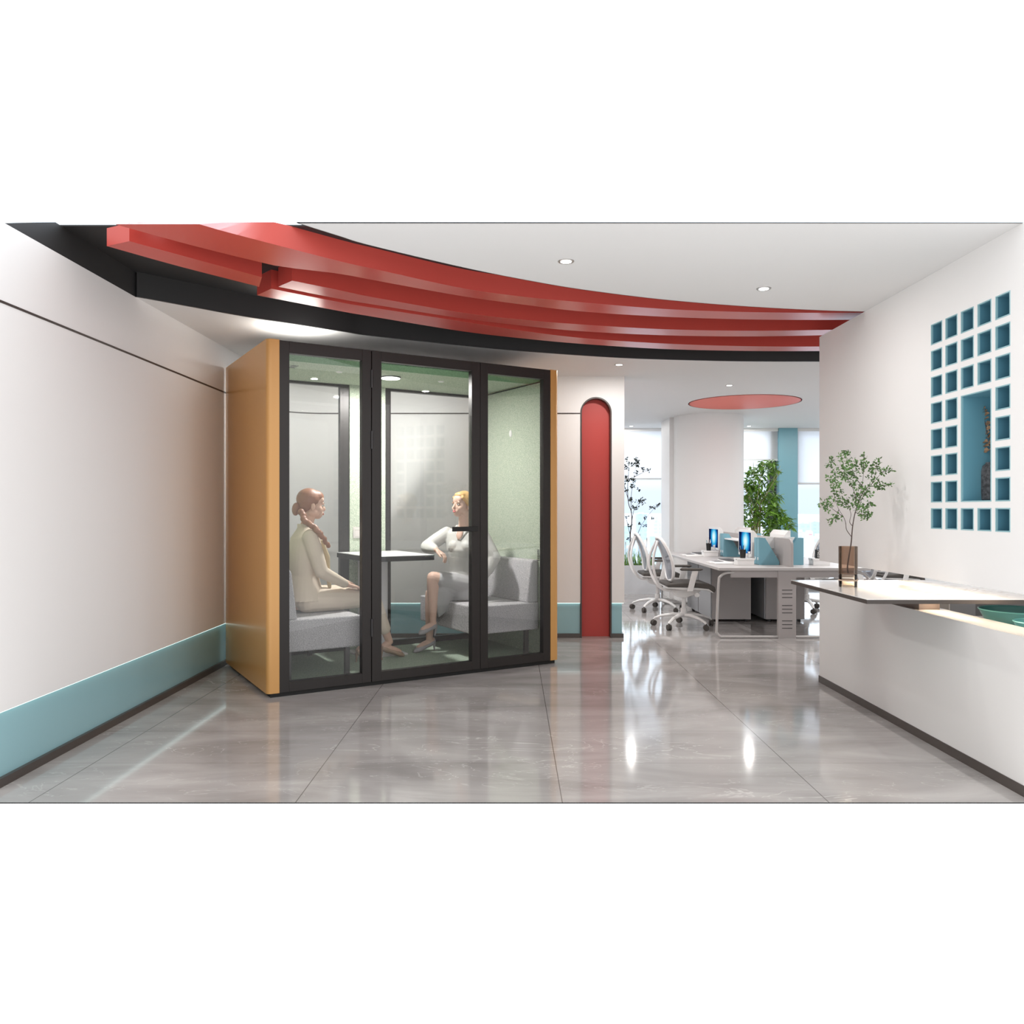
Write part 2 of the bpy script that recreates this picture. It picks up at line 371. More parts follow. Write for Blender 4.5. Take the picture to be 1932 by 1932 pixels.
for k in range(n-1): fs += [(k, k+1, n+k+1, n+k), (2*n+k, 3*n+k, 3*n+k+1, 2*n+k+1), (k, 2*n+k, 2*n+k+1, k+1), (n+k, n+k+1, 3*n+k+1, 3*n+k)]
fs += [(0, n, 3*n, 2*n), (n-1, 3*n-1, 4*n-1, 2*n-1)]
b.poly(vs, fs); b.build('niche_frame', DARKTRIM, nich, smooth=True)

# right wall with square openings
XW = 2.315; cells = []; PIT = .1445; CW = .113
def cell(c, r): y1 = 4.368-.1455*c; z1 = EYE+1.018-PIT*r; return (y1-CW, y1, z1-CW, z1)
for c in range(5):
    for r in range(8):
        if c in (2, 3) and 3 <= r <= 6: continue
        cells.append((c, r)+cell(c, r))
big = (cell(3, 0)[0], cell(2, 0)[1], cell(0, 6)[2], cell(0, 3)[3])
WB0, WB1, WZ0 = 3.56, 5.955, .915
holes = [[(y0, z0), (y1, z0), (y1, z1), (y0, z1)] for (_, _, y0, y1, z0, z1) in cells]+[[(big[0], big[2]), (big[1], big[2]), (big[1], big[3]), (big[0], big[3])]]
wr = plate('wall_right', [(WB0, WZ0), (WB1, WZ0), (WB1, ZM), (WB0, ZM)], holes, 0, .34, WHITE, lambda p: (XW+p[2], p[0], p[1]))
struct(wr, 'white wall with small square openings above the reception counter', 'wall')
ORD = ['first', 'second', 'third', 'fourth', 'fifth', 'sixth', 'seventh', 'eighth']
COLN = ['leftmost column', 'second column', 'middle column', 'fourth column', 'rightmost column']
def liner(name, y0, y1, z0, z1, depth, label, group):
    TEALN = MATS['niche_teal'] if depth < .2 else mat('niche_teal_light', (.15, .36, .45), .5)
    w = y1-y0; h = z1-z0; t = .0055
    e = thing(name, label, 'niche', (XW, y0, z0), 0, group)
    b = MB(); e0 = -.0015
    b.box(e0, depth, 0, t, 0, h); b.box(e0, depth, w-t, w, 0, h); b.box(e0, depth, t, w-t, 0, t); b.box(e0, depth, t, w-t, h-t, h)
    b.build('niche_frame', TEALB, e)
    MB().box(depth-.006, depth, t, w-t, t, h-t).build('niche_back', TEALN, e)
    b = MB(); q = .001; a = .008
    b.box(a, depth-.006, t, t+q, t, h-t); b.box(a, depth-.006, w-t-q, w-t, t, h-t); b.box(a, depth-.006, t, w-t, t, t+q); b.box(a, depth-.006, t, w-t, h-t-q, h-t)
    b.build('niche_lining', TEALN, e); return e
for (c, r, y0, y1, z0, z1) in cells:
    rn = 'top row' if r == 0 else ('bottom row' if r == 7 else ORD[r]+' row from the top')
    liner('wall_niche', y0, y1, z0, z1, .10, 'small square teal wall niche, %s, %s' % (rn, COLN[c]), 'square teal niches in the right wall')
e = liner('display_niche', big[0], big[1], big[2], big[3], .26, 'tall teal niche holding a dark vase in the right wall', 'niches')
del e['group']

# ceilings
edge_low = crom([plan(x, y, LOWC) for x, y in [(258, 560.5), (370, 581), (476, 600), (640, 625), (700, 634), (870, 652), (1000, 664), (1150, 674.4), (1250, 678.6), (1400, 682), (1546, 682.5)]], 6)
edge_low[0] = Vector((-2.384, edge_low[0].y))
e2 = [(p.x, p.y) for p in edge_low]+[(4.0, 7.15), (XR, 6.6)]
ccx, ccy, cr_ = 2.915, 9.93, .685
hole = [(ccx+cr_*math.cos(2*PI*k/64), ccy+cr_*math.sin(2*PI*k/64)) for k in range(64)]
struct(plate('ceiling', e2+[(XR, YB+.12), (-2.55, YB+.12), (-2.55, e2[0][1])], [hole], ZL, ZL+.06, CEIL), 'lower pale ceiling above the pod and office', 'ceiling')
b = MB(); n = len(e2)   # black fascia of the ceiling recess
struct(ribbon('trim_6', e2, ZL, ZL+.19, 0.0, .02, BLACKC), 'black curved fascia of the ceiling recess', 'trim')
edge_main = crom([plan(x, y, MAINC) for x, y in [(560, 420.5), (640, 445.5), (700, 463.5), (870, 503.8), (985, 527), (1100, 546.5), (1250, 565), (1400, 577.5), (1546, 585.4), (1631, 588)]], 6)
e3 = [(p.x, p.y) for p in edge_main]+[(3.6, 5.2), (XR, 4.9)]
mc = plate('ceiling_main', e3+[(XR, 3.59), (e3[0][0], 3.59)], [], ZM, ZM+.004, CEIL); mc.name = 'ceiling.001'
struct(mc, 'large white main ceiling panel with a curved edge', 'ceiling')
struct(ribbon('trim_7', e3, ZM+.0, ZM+.004, .003, -.003, DARKTRIM), 'thin dark edge of the main ceiling', 'trim')
TOPR = EYE+1.50
# black roof of the recess and black strip above the left wall
struct(MB().prism([(-2.52, 4.19), (XR, 4.19), (XR, 7.6), (-2.52, 7.6)], TOPR, TOPR+.008).build('ceiling_recess', BLACKC), 'black roof of the ceiling recess', 'ceiling').name = 'ceiling.002'
struct(MB().prism([(3.72, ZL), (5.03, ZL), (5.03, TOPR), (4.13, TOPR)], -2.50, -2.384, 'x').build('trim_8', BLACKC), 'black strip above the left wall', 'trim')
# red beams
HB = 1.38
def beam(inner, outer, label, zb=HB, cut=False, top_z=None):
    A = crom([plan(x, y, zb) for x, y in inner], 8); B = crom([plan(x, y, zb) for x, y in outer], 8)
    n = 60
    def rs(P):
        L_ = [0]
        for a, c in zip(P, P[1:]): L_.append(L_[-1]+(c-a).length)
        out = []
        for k in range(n):
            t = L_[-1]*k/(n-1); i = max(0, min(len(P)-2, next((j-1 for j, l in enumerate(L_) if l >= t), 0)))
            f = (t-L_[i])/max(1e-9, L_[i+1]-L_[i]); out.append(P[i].lerp(P[i+1], f))
        return out
    A = rs(A); B = rs(B); m = MB(); z0 = EYE+zb; z1 = top_z or TOPR
    def top(p): return Vector((p.x, max(p.y, 4.13))) if cut else p
    vs = [(p.x, p.y, z0) for p in A]+[(p.x, p.y, z0) for p in B]+[(top(p).x, top(p).y, z1) for p in A]+[(top(p).x, top(p).y, z1) for p in B]
    fs = []
    for k in range(n-1): fs += [(k, k+1, n+k+1, n+k), (2*n+k, 3*n+k, 3*n+k+1, 2*n+k+1), (k, 2*n+k, 2*n+k+1, k+1), (n+k, n+k+1, 3*n+k+1, 3*n+k)]
    fs += [(0, n, 3*n, 2*n), (n-1, 3*n-1, 4*n-1, 2*n-1)]
    m.poly(vs, fs); o = m.build('ceiling_beam', RED, smooth=True, angle=25)
    return tag(o, label, 'ceiling beam', 'curved red ceiling beams')
beam([(376, 423), (440, 441), (640, 492.6), (700, 506), (870, 543.2), (985, 559.5), (1100, 570.5), (1250, 582.7), (1400, 588.5), (1546, 590.2), (1700, 589), (2000, 583)],
     [(216, 423), (370, 465), (516, 500.5), (560, 507), (640, 516.5), (700, 527.7), (870, 558.5), (985, 574.5), (1100, 587.9), (1250, 597.5), (1400, 602.5), (1546, 603.6), (1700, 602), (2000, 596)],
     'widest curved red ceiling beam, next to the main ceiling edge', cut=True)
beam([(551, 529.5), (640, 547.4), (700, 560), (870, 589.5), (985, 603), (1100, 612.4), (1250, 621), (1400, 624), (1546, 622.6), (1700, 619), (2000, 610)],
     [(525, 541), (640, 564), (700, 574), (870, 600.5), (985, 614.5), (1100, 625.2), (1250, 632.5), (1400, 634.8), (1546, 632.7), (1700, 629), (2000, 620)],
     'middle curved red ceiling beam, between the widest and the outer one')
beam([(511.6, 544.7), (640, 570), (700, 580), (870, 606), (985, 624), (1100, 637.9), (1250, 648), (1400, 653), (1546, 653.8), (1700, 651), (2000, 643)],
     [(485, 557), (640, 586.7), (700, 597), (870, 624.8), (985, 638.5), (1100, 649), (1250, 658.4), (1400, 662), (1546, 662.3), (1700, 659), (2000, 651)],
     'outermost curved red ceiling beam along the black fascia')
beam([(244, 455), (370, 489.5), (494, 523)], [(201.5, 464.3), (340, 503), (489, 541)], 'short red ceiling beam with a square end near the left wall', top_z=EYE+1.474)

# round coral ceiling recess
b = MB(); seg = 64; prof = [(cr_+.0, -.004), (cr_-.012, -.004), (cr_-.012, .02), (cr_*.93, .05), (cr_*.75, .075), (cr_*.4, .09), (.01, .095), (.01, .11), (cr_+.02, .11), (cr_+.0, .07)]
rc = b.lathe(prof, seg=seg).build('ceiling_recess', CORAL, smooth=True, angle=50); rc.location = (ccx, ccy, ZL)
tag(rc, 'round coral red dish recessed in the office ceiling', 'ceiling feature')

# windows side
struct(MB().box(-2.55, -2.43, 8.12, YB+.12, 0, ZL).build('wall_office_left', WHITE), 'office side wall out of view').name = 'wall_office'
struct(MB().box(XR, XR+.12, FRONT, YB+.12, 0, ZL+.1).build('wall_far_right', WHITE), 'far right wall', 'wall')
b = MB(); b.box(-2.55, 1.0, YB, YB+.12, 0, ZL)
struct(b.build('wall_window', WHITE), 'white wall beside the windows', 'wall')
struct(MB().box(4.42, 4.725, YB-.12, YB+.12, 0, ZL).build('wall_pier', TEAL), 'teal pier between the office windows', 'wall')
def window(name, x0, x1, mull, lab):
    w = thing(name, lab, 'window', (x0, YB, 0)); w['kind'] = 'structure'; W_ = x1-x0
    b = MB(); b.box(0, W_, .02, .08, 0, .10); b.box(0, W_, .02, .08, ZL-.06, ZL)
    for m in mull: b.box(m[0]-x0, m[1]-x0, -.02, .10, .0, ZL)
    b.build('window_frame', mat('window_metal', (.02, .02, .022), .4), w)
    MB().box(0, W_, .045, .051, .05, ZL-.03).build('window_pane', WGLASS, w)
window('window_1', 1.0, 2.9, [(1.0, 1.05)], 'tall office window behind the marble planter')
window('window_2', 2.9, 4.42, [(2.9, 2.95), (4.29, 4.40)], 'tall office window behind the leafy plant')
window('window_3', 4.725, 6.6, [(4.725, 4.765), (6.5, 6.55)], 'tall office window right of the teal pier')
# round column and the flat pier behind it
COLM = mat('column_paint', (.78, .77, .765), .5)
struct(MB().lathe([(.495, 0), (.495, ZL)], (2.857, 11.51, 0), 64).build('wall_column', COLM, smooth=True), 'thick round white column in the office', 'column')
struct(MB().box(2.31, 3.3, 11.6, 12.24, 0, ZL).build('wall_column_pier', COLM), 'flat white pier behind the round column', 'wall')
BLIND = mat('blind_fabric', (.88, .88, .89), .8, emit=(1, 1, 1), es=0)
bl = bpy.data.materials.new('translucent_blind'); bl.use_nodes = True; n_ = bl.node_tree; n_.nodes.clear()
o_ = n_.nodes.new('ShaderNodeOutputMaterial'); mx_ = n_.nodes.new('ShaderNodeMixShader'); tr_ = n_.nodes.new('ShaderNodeBsdfTranslucent'); df_ = n_.nodes.new('ShaderNodeBsdfDiffuse')
tr_.inputs[0].default_value = (.97, .97, .98, 1); df_.inputs[0].default_value = (.9, .9, .91, 1); mx_.inputs[0].default_value = .25
n_.links.new(tr_.outputs[0], mx_.inputs[1]); n_.links.new(df_.outputs[0], mx_.inputs[2]); n_.links.new(mx_.outputs[0], o_.inputs[0])
def blind(x0, x1, ybot, lab):
    z = EYE+(HY-ybot)*(YB-.06)/F
    e = thing('roller_blind', lab, 'blind', ((x0+x1)/2, YB-.06, z), 0, 'roller blinds on the office windows')
    h = (x1-x0)/2
    MB().box(-h, h, -.0015, .0015, .0, ZL-z-.02).build('blind_fabric', bl, e)
    MB().box(-h, h, -.012, .012, -.03, 0).build('bottom_bar', mat('blind_bar', (.62, .63, .64), .5), e)
    MB().box(-h, h, -.03, .03, ZL-z-.05, ZL-z-.001).build('blind_cassette', WHITEP, e)
blind(1.02, 2.85, 902, 'white roller blind lowered a third on the window behind the planter')
blind(3.0, 4.415, 866, 'short white roller blind above the leafy plant')
blind(4.73, 6.3, 911, 'white roller blind on the window right of the teal pier')

# reception counter, ledge and marble top
COUNT = mat('counter_white', (.78, .77, .76), .18, coat=.5)
rc = thing('reception_counter', 'white reception counter with glossy front and dark plinth below the right wall', 'counter', (XW, 3.507, 0))
MB().box(0, .19, 0, 2.448, .05, .722).build('front_panel', COUNT, rc)
MB().box(-.004, .19, 0, 2.455, 0, .05).build('plinth', BASEB, rc)
MB().box(.03, .15, 1.05, 1.45, .722, .816).build('slab_support', mat('bracket_bronze', (.16, .12, .10), .4), rc)
e = thing('marble_countertop', 'wide white marble slab with a dark edge lying across the reception counter', 'countertop', (1.815, 4.044, .816))
MB().box(0, 3.2, 0, 1.10, .021, .024).build('marble_top', SLABM, e)
MB().box(0, 3.2, 0, 1.10, 0, .021).build('edge_board', mat('slab_edge', (.05, .04, .035), .5), e)
struct(MB().box(2.425, 2.455, 3.62, 5.90, .909, .915).build('trim_9', WARM), 'warm light strip under the right wall', 'trim')

lf = thing('added_fill_light', 'added slim fill light behind the pod, unseen above its roof', 'ceiling light', (-1.30, 7.27, EYE+LOWC))  # made-up fixture body for the rear fill lamp
MB().box(-.67, .67, -.06, .06, -.006, 0).build('fill_cover', mat('fill_cover', (.9, .9, .9), .5), lf)
# downlights
dl0 = None
for (px, py, h, lab, p) in DOWN:
    x, y = plan(px, py, h)
    if dl0 is None:
        e = thing('downlight', lab, 'ceiling light', (x, y, EYE+h), 0, 'recessed ceiling downlights')
        MB().lathe([(.029, -.002), (.041, -.003), (.043, 0), (.043, .003), (.029, .003)], seg=32).build('trim_ring', mat('downlight_ring', (.35, .33, .31), .3, metal=.6), e, smooth=True)
        MB().lathe([(.0005, -.0035), (.029, -.0035), (.029, .003), (.0005, .003)], seg=32).build('lens', LAMP, e); dl0 = e
    else: dup(dl0, (x, y, EYE+h), 0, lab)
for (x, y, p, lab) in FILL_DOWN: dup(dl0, (x, y, EYE+LOWC), 0, lab)  # added fill lamps borrow the downlight fixture

# ================================================================== POD
PODW = 2.432; PODD = 1.277; PT = 2.470; PB = .03
pod = thing('meeting_pod', 'orange sided office phone booth pod with three dark framed glass panels', 'office pod', P0, PA)
def sidepoly(sx):
    r = .035; pts = [(0, PODD+.055), (0, r)]+[(r-r*math.cos(a), r-r*math.sin(a)) for a in [PI/2*k/8 for k in range(1, 9)]]+[(.085, 0), (.085, PODD+.055)]
    return pts if sx > 0 else [(PODW-x, y) for x, y in pts]
for s_ in (1, -1):
    MB().prism(sidepoly(s_), PB, PT+.004).build('side_panel', ORANGE, pod, smooth=True, angle=30)
MB().box(.03, PODW-.03, .02, PODD-.01, .0, PB).build('plinth', BLACK, pod)
MB().box(.085, PODW-.085, .06, PODD-.06, PT-.065, PT).build('roof', FRAME, pod)
MB().box(.085, PODW-.085, .055, PODD-.06, PB, .060).build('floor_carpet', CARPET, pod)
MB().box(.085, .10, .055, PODD-.06, .06, 2.405).build('wall_lining', GREEN, pod)
MB().box(PODW-.10, PODW-.085, .055, PODD-.06, .06, 2.395).build('wall_lining', GREEN, pod)
MB().box(.10, PODW-.10, .30, PODD-.06, 2.397, 2.405).build('ceiling_lining', GREEN, pod)
MB().box(.10, PODW-.10, .055, .30, 2.390, 2.405).build('ceiling_shade_strip', GREENSHADE, pod)  # band of shade at the front, put into a darker felt colour
MB().box(PODW-.108, PODW-.10, .06, PODD-.07, 2.383, 2.389).build('shadow_gap', BLACK, pod)
def frame(b, s0, s1, z0, z1, d0, d1, w, wt=None, wb=None):
    wt = wt or w; wb = wb or w
    b.box(s0, s0+w, d0, d1, z0, z1); b.box(s1-w, s1, d0, d1, z0, z1); b.box(s0+w, s1-w, d0, d1, z0, z0+wb); b.box(s0+w, s1-w, d0, d1, z1-wt, z1)
g = .003
for (s0, s1) in ((.085, .758), (1.674, 2.347)):
    b = MB(); frame(b, s0, s1-g, PB, PT, 0.0, .055, .069, .082, .070); f_ = b.build('glazed_panel_frame', FRAME, pod, bevel=.0015)
    MB().box(s0+.06, s1-.06, .022, .030, PB+.06, PT-.07).build('glass_pane', GLASS, f_)
b = MB(); frame(b, .758+g, 1.674-g, PB, PT, 0.0, .055, .075, .075, .068); door = b.build('door', FRAME, pod, bevel=.0015)
MB().box(.83, 1.60, .022, .030, PB+.06, PT-.07).build('door_glass', GLASS, door)
b = MB(); b.box(.758, .758+g, .02, .05, PB, PT); b.box(1.671, 1.674, .02, .05, PB, PT); b.build('door_seal', BLACK, pod)
for z in (2.26, 1.81, .43):
    MB().lathe([(.009, -.066), (.009, .066)], (.7595, -.004, z), 12).build('hinge', mat('hinge_metal', (.06, .058, .06), .35, metal=.7), door, smooth=True)
hz = EYE+(HY-998.5)*6.1/F
b = MB(); b.box(1.40, 1.62, -.055, -.040, hz-.018, hz+.018); b.box(1.60, 1.625, -.055, 0, hz-.018, hz+.018)
b.build('door_handle', BLACK, door, bevel=.003)
MB().box(1.655, 1.674, .056, .07, .88, 1.02).build('lock_plate', BLACK, door)
# back glazing
b = MB(); frame(b, .10, 1.017, .06, 2.397, 1.20, 1.25, .06, .022, .05); b.box(.935, .96, 1.20, 1.25, .11, 2.375); f_ = b.build('back_panel_frame', FRAME, pod)
MB().box(.15, .95, 1.222, 1.228, .10, 2.38).build('glass_pane', GLASSB, f_)
b = MB(); frame(b, 1.352, 2.332, .06, 2.397, 1.20, 1.25, .058, .022, .05); f_ = b.build('back_panel_frame', FRAME, pod)
MB().box(1.40, 2.28, 1.222, 1.228, .10, 2.38).build('glass_pane', GLASSB, f_)
MB().box(1.017, 1.352, 1.185, 1.25, .06, 2.397).build('back_panel', GREEN, pod)
# ceiling lamp, sensors, vents
e = MB().lathe([(.085, 2.388), (.085, 2.397)], (1.17, .63, 0), 40).build('ceiling_lamp_ring', BLK, pod, smooth=True)
MB().lathe([(.078, 2.3845), (.078, 2.389)], (1.17, .63, 0), 40).build('lamp_lens', LAMP, e)
MB().lathe([(.022, 2.390), (.027, 2.397)], (.72, .60, 0), 20).build('ceiling_sensor', WHITEP, pod)
MB().lathe([(.022, 2.390), (.027, 2.397)], (1.62, .60, 0), 20).build('ceiling_sensor', WHITEP, pod)
b = MB()
for i in range(3):
    for j in range(4): b.box(.17+i*.07, .225+i*.07, .50+j*.035, .507+j*.035, 2.394, 2.3965)
b.build('ceiling_vent', BLK, pod)
b = MB()
for i in range(2):
    for j in range(7): b.box(PODW-.103, PODW-.0995, .10+i*.045, .135+i*.045, .86+j*.014+.004*(i), .866+j*.014+.004*i)
b.build('side_vent', BLK, pod)
MB().ell((PODW-.10, .62, 1.985), (.012, .022, .034)).build('wall_knob', WHITEP, pod, smooth=True)
e = MB().box(1.045, 1.22, 1.175, 1.186, 1.045, 1.145).build('socket_panel', mat('socket_grey', (.55, .52, .50), .4), pod, bevel=.002)
MB().box(1.06, 1.13, 1.172, 1.176, 1.06, 1.12).build('socket_cover', mat('socket_cover', (.62, .58, .56), .4), e)
MB().box(1.06, 1.20, 1.170, 1.176, 1.122, 1.128).build('socket_light', mat('socket_line', (.95, .9, .8), .3), e)
# roof lamp dish
b = MB().lathe([(.07, PT), (.08, PT+.02), (.065, PT+.022)], (.30, .30, 0), 20); b.build('roof_vent', BLK, pod)

# benches
def bench(name, lab, s0, s1, back0, back1, mir):
    e = thing(name, lab, 'bench', W((s0+s1)/2, .66, .06), PA, 'grey upholstered benches in the pod')
    cx = (s0+s1)/2; w = (s1-s0)/2; zs = -.06
    MB().box(-w, w, -.51, .515, .275+zs, .507+zs).build('seat', SOFA, e, bevel=.012)
    a = lambda x: x-cx
    # leaning back cushion
    if mir > 0: pr = [(a(back1), .50+zs), (a(back1)+.035, .50+zs), (a(back1)+.03, .87+zs), (a(back1)+.085, .88+zs), (a(back1)+.14, .52+zs)]; pts = [(a(s0)+.0, .505+zs), (a(s0)+.155, .505+zs), (a(s0)+.115, .84+zs), (a(s0)+.10, .87+zs), (a(s0)+.0, .87+zs)]
    else: pts = [(a(s1), .505+zs), (a(s1), .87+zs), (a(s1)-.055, .87+zs), (a(s1)-.075, .84+zs), (a(s1)-.115, .505+zs)]
    MB().prism(pts, -.50, .505, 'y').build('backrest', SOFA, e, bevel=.012)
    for x in (-w+.10, w-.10):
        for y in (-.46, .46):
            MB().box(x-.017, x+.017, y-.017, y+.017, 0, .28+zs).build('leg', LEGM, e)
    return e
bench('bench', 'grey tweed bench under the woman in the beige suit', .102, .74, 0, 0, 1)
bench('bench', 'grey tweed bench under the woman in the grey blouse', 1.69, 2.328, 0, 0, -1)

# table
def rrect(x0, x1, y0, y1, r, n=5):
    out = []
    for cx, cy, a0 in ((x1-r, y1-r, 0), (x0+r, y1-r, PI/2), (x0+r, y0+r, PI), (x1-r, y0+r, 1.5*PI)):
        out += [(cx+r*math.cos(a0+PI/2*k/n), cy+r*math.sin(a0+PI/2*k/n)) for k in range(n+1)]
    return out
e = thing('meeting_table', 'white topped narrow table with a black edge between the two seated women', 'table', W(1.17, .75, .06), PA)
MB().prism(rrect(-.285, .285, -.39, .42, .035), .825, .864).build('table_edge', BLACK, e, smooth=True)
MB().prism(rrect(-.280, .280, -.385, .42, .032), .8635, .8675).build('tabletop', mat('white_laminate', (.86, .86, .86), .2), e)
MB().box(-.10, .10, .18, .38, .0, .825).build('pedestal', mat('table_grey', (.60, .59, .61), .4), e, bevel=.004)
MB().box(-.20, .20, -.02, .40, .0, .012).build('foot_plate', mat('foot_plate', (.62, .59, .58), .4), e)

# ================================================================== PEOPLE
def remesh(b, name, m, parent, vox=.006, sm=6, zcut=None):
    bmesh.ops.recalc_face_normals(b.bm, faces=b.bm.faces)
    me = bpy.data.meshes.new(name+'_src'); b.bm.to_mesh(me); b.bm.free()
    o = bpy.data.objects.new(name+'_src', me); C.objects.link(o)
    r = o.modifiers.new('r', 'REMESH'); r.mode = 'VOXEL'; r.voxel_size = vox; r.use_smooth_shade = True
    s = o.modifiers.new('s', 'SMOOTH'); s.factor = .5; s.iterations = sm
    dg = bpy.context.evaluated_depsgraph_get(); m2 = bpy.data.meshes.new_from_object(o.evaluated_get(dg)); bpy.data.objects.remove(o); bpy.data.meshes.remove(me)
    m2.name = name; m2.materials.clear(); m2.materials.append(m); m2.polygons.foreach_set('use_smooth', [True]*len(m2.polygons))
    p = bpy.data.objects.new(name, m2); C.objects.link(p)
    if parent: p.parent = parent
    return p
def basis(Fv, tilt=0, roll=0):
    Fv = Fv.normalized(); up = Vector((0, 0, 1)); Rv = Fv.cross(up).normalized(); Uv = Rv.cross(Fv).normalized()
    M = Matrix((Rv, Fv, Uv)).transposed()
    return M @ Matrix.Rotation(tilt, 3, 'X') @ Matrix.Rotation(roll, 3, 'Y')
def head(b, c, M, k=1.0):
    def E(p, r): b.ell(c+M@(Vector(p)*k), [x*k for x in r], M)
    E((0, -.012, .030), (.072, .092, .083)); E((0, .028, -.025), (.060, .064, .078)); E((0, .052, -.080), (.034, .034, .026))
    E((0, .060, .045), (.052, .030, .038)); E((0, .075, -.060), (.028, .022, .028))
    for sx in (-1, 1):
        E((sx*.036, .056, -.030), (.024, .026, .026)); E((sx*.074, -.006, -.018), (.007, .017, .030)); E((sx*.045, .01, -.062), (.022, .045, .030))
        E((sx*.030, .080, .016), (.018, .010, .007))
    b.limb([(c+M@Vector((0, .088, .010))*k, .007*k), (c+M@Vector((0, .104, -.026))*k, .0105*k), (c+M@Vector((0, .094, -.034))*k, .012*k)])
def face_bits(c, M, parent, lipcol, irc, brow, k=1.0):
    T = lambda p: c+M@(Vector(p)*k)
    b = MB(); b.ell(T((0, .0965, -.0575)), (.020*k, .007*k, .0045*k), M); b.ell(T((0, .096, -.066)), (.017*k, .008*k, .006*k), M); b.build('lips', mat('lips_'+parent.name, lipcol, .4), parent, smooth=True)
    for sx in (-1, 1):
        e_ = MB().ell(T((sx*.030, .078, .001)), (.014*k, .011*k, .0075*k), M).build('eye', mat('eye_white', (.75, .72, .70), .3), parent, smooth=True)
        MB().ell(T((sx*.030, .0872, .001)), (.0062*k, .003*k, .0062*k), M).build('iris', mat('iris_'+parent.name, irc, .2), e_, smooth=True)
        MB().tube([T((sx*.012, .092, .018)), T((sx*.028, .0905, .0235)), T((sx*.046, .079, .017))], [.0022*k, .003*k, .0016*k], 6).build('eyebrow', mat('brow_'+parent.name, brow, .8), parent)
        MB().tube([T((sx*.016, .0875, .0045)), T((sx*.030, .0905, .009)), T((sx*.045, .081, .003))], .0016*k, 6).build('eyelash', mat('brow_'+parent.name, brow, .8), parent)
def hand(b, w, fdir, nrm, side, curl=.5, spread=.15):
    """w wrist point, fdir finger direction, nrm back of hand, side = thumb side"""
    f = fdir.normalized(); n = (nrm-f*nrm.dot(f)).normalized(); t = (side-f*side.dot(f)-n*side.dot(n)).normalized()
    for k in (-1, -.33, .33, 1): b.limb([(w, .018), (w+f*.045+t*k*.014, .016), (w+f*.078+t*k*.026, .0135)])
    for i, (k, L_) in enumerate(((1, .066), (.33, .074), (-.33, .068), (-1, .054))):
        p = w+f*.080+t*k*.029; d1 = (f+t*k*spread*.5).normalized(); pr = [(p, .0100)]; a = 0
        for j, fr in enumerate((.42, .33, .25)):
            a += curl*(.55 if j == 0 else .7); dd = (d1*math.cos(a)-n*math.sin(a)).normalized(); p = p+dd*L_*fr; pr.append((p, .0092-.0009*j))
        b.limb(pr, 10)
    p = w+f*.022+t*.018; d = (f*.65+t*.75-n*.25*curl).normalized(); d2 = (f*.92+t*.32-n*.35*curl).normalized()
    b.limb([(p, .014), (p+d*.035, .0125), (p+d*.035+d2*.028, .0108), (p+d*.035+d2*.050, .0092)], 10)
def foot(b, heel, toe, skin=True):
    d = (toe-heel); h = Vector((d.x, d.y, 0)).normalized(); side = Vector((-h.y, h.x, 0))
    b.limb([(heel+Vector((0, 0, .012)), .028), (heel.lerp(toe, .45)+Vector((0, 0, .016)), .028), (heel.lerp(toe, .75)+Vector((0, 0, .004)), .030), (toe-h*.03, .019)])
def shoe(heel, toe, floorz, m, parent, lab=None, stiletto=True):
    d = toe-heel; h = Vector((d.x, d.y, 0)).normalized(); s = Vector((-h.y, h.x, 0)); u = Vector((0, 0, 1))
    b = MB(); P = lambda t, z: heel.lerp(toe, t)+u*z
    # upper: low-cut shell around heel, sides and toe box
    b.loft([(P(-.13, .0), s*.010, u*.018), (P(-.10, .008), s*.026, u*.030), (P(.08, .002), s*.034, u*.030), (P(.35, -.002), s*.034, u*.023), (P(.62, -.004), s*.042, u*.024), (P(.78, -.002), s*.041, u*.027), (P(.95, -.004), s*.028, u*.020), (P(1.07, -.008), s*.010, u*.009)], 16)
    o = remesh(b, 'shoe', m, parent, .005, 3)
    if stiletto:
        hb = heel-h*.018
        MB().tube([hb, hb-u*.03, Vector((hb.x, hb.y, 0))-h*.004+u*(floorz)], [.018, .010, .0055], 10).build('heel', m, o, smooth=True)
    return o
FZ = .061
SKIN1 = mat('skin_warm', (.62, .40, .31), .5, spec=.3); SKIN2 = mat('skin_fair', (.68, .46, .37), .5, spec=.3)
HAIR1 = mat('auburn_hair', (.30, .14, .085), .45, bump=.5, bscale=60, stretch=(1, 1, 6)); HAIR2 = mat('blonde_hair', (.62, .38, .16), .4, bump=.5, bscale=60, stretch=(1, 1, 6))
SUIT = mat('beige_suit', (.66, .56, .46), .8, bump=.15, bscale=300); SUITD = mat('beige_lining', (.50, .40, .25), .8)
BLOUSE = mat('grey_blouse', (.52, .51, .49), .55, bump=.2, bscale=30); SKIRT = mat('grey_skirt', (.44, .43, .44), .7, bump=.15, bscale=40)
SHOE1 = mat('tan_shoe', (.36, .24, .17), .4); SHOE2 = mat('grey_shoe', (.36, .34, .36), .4)

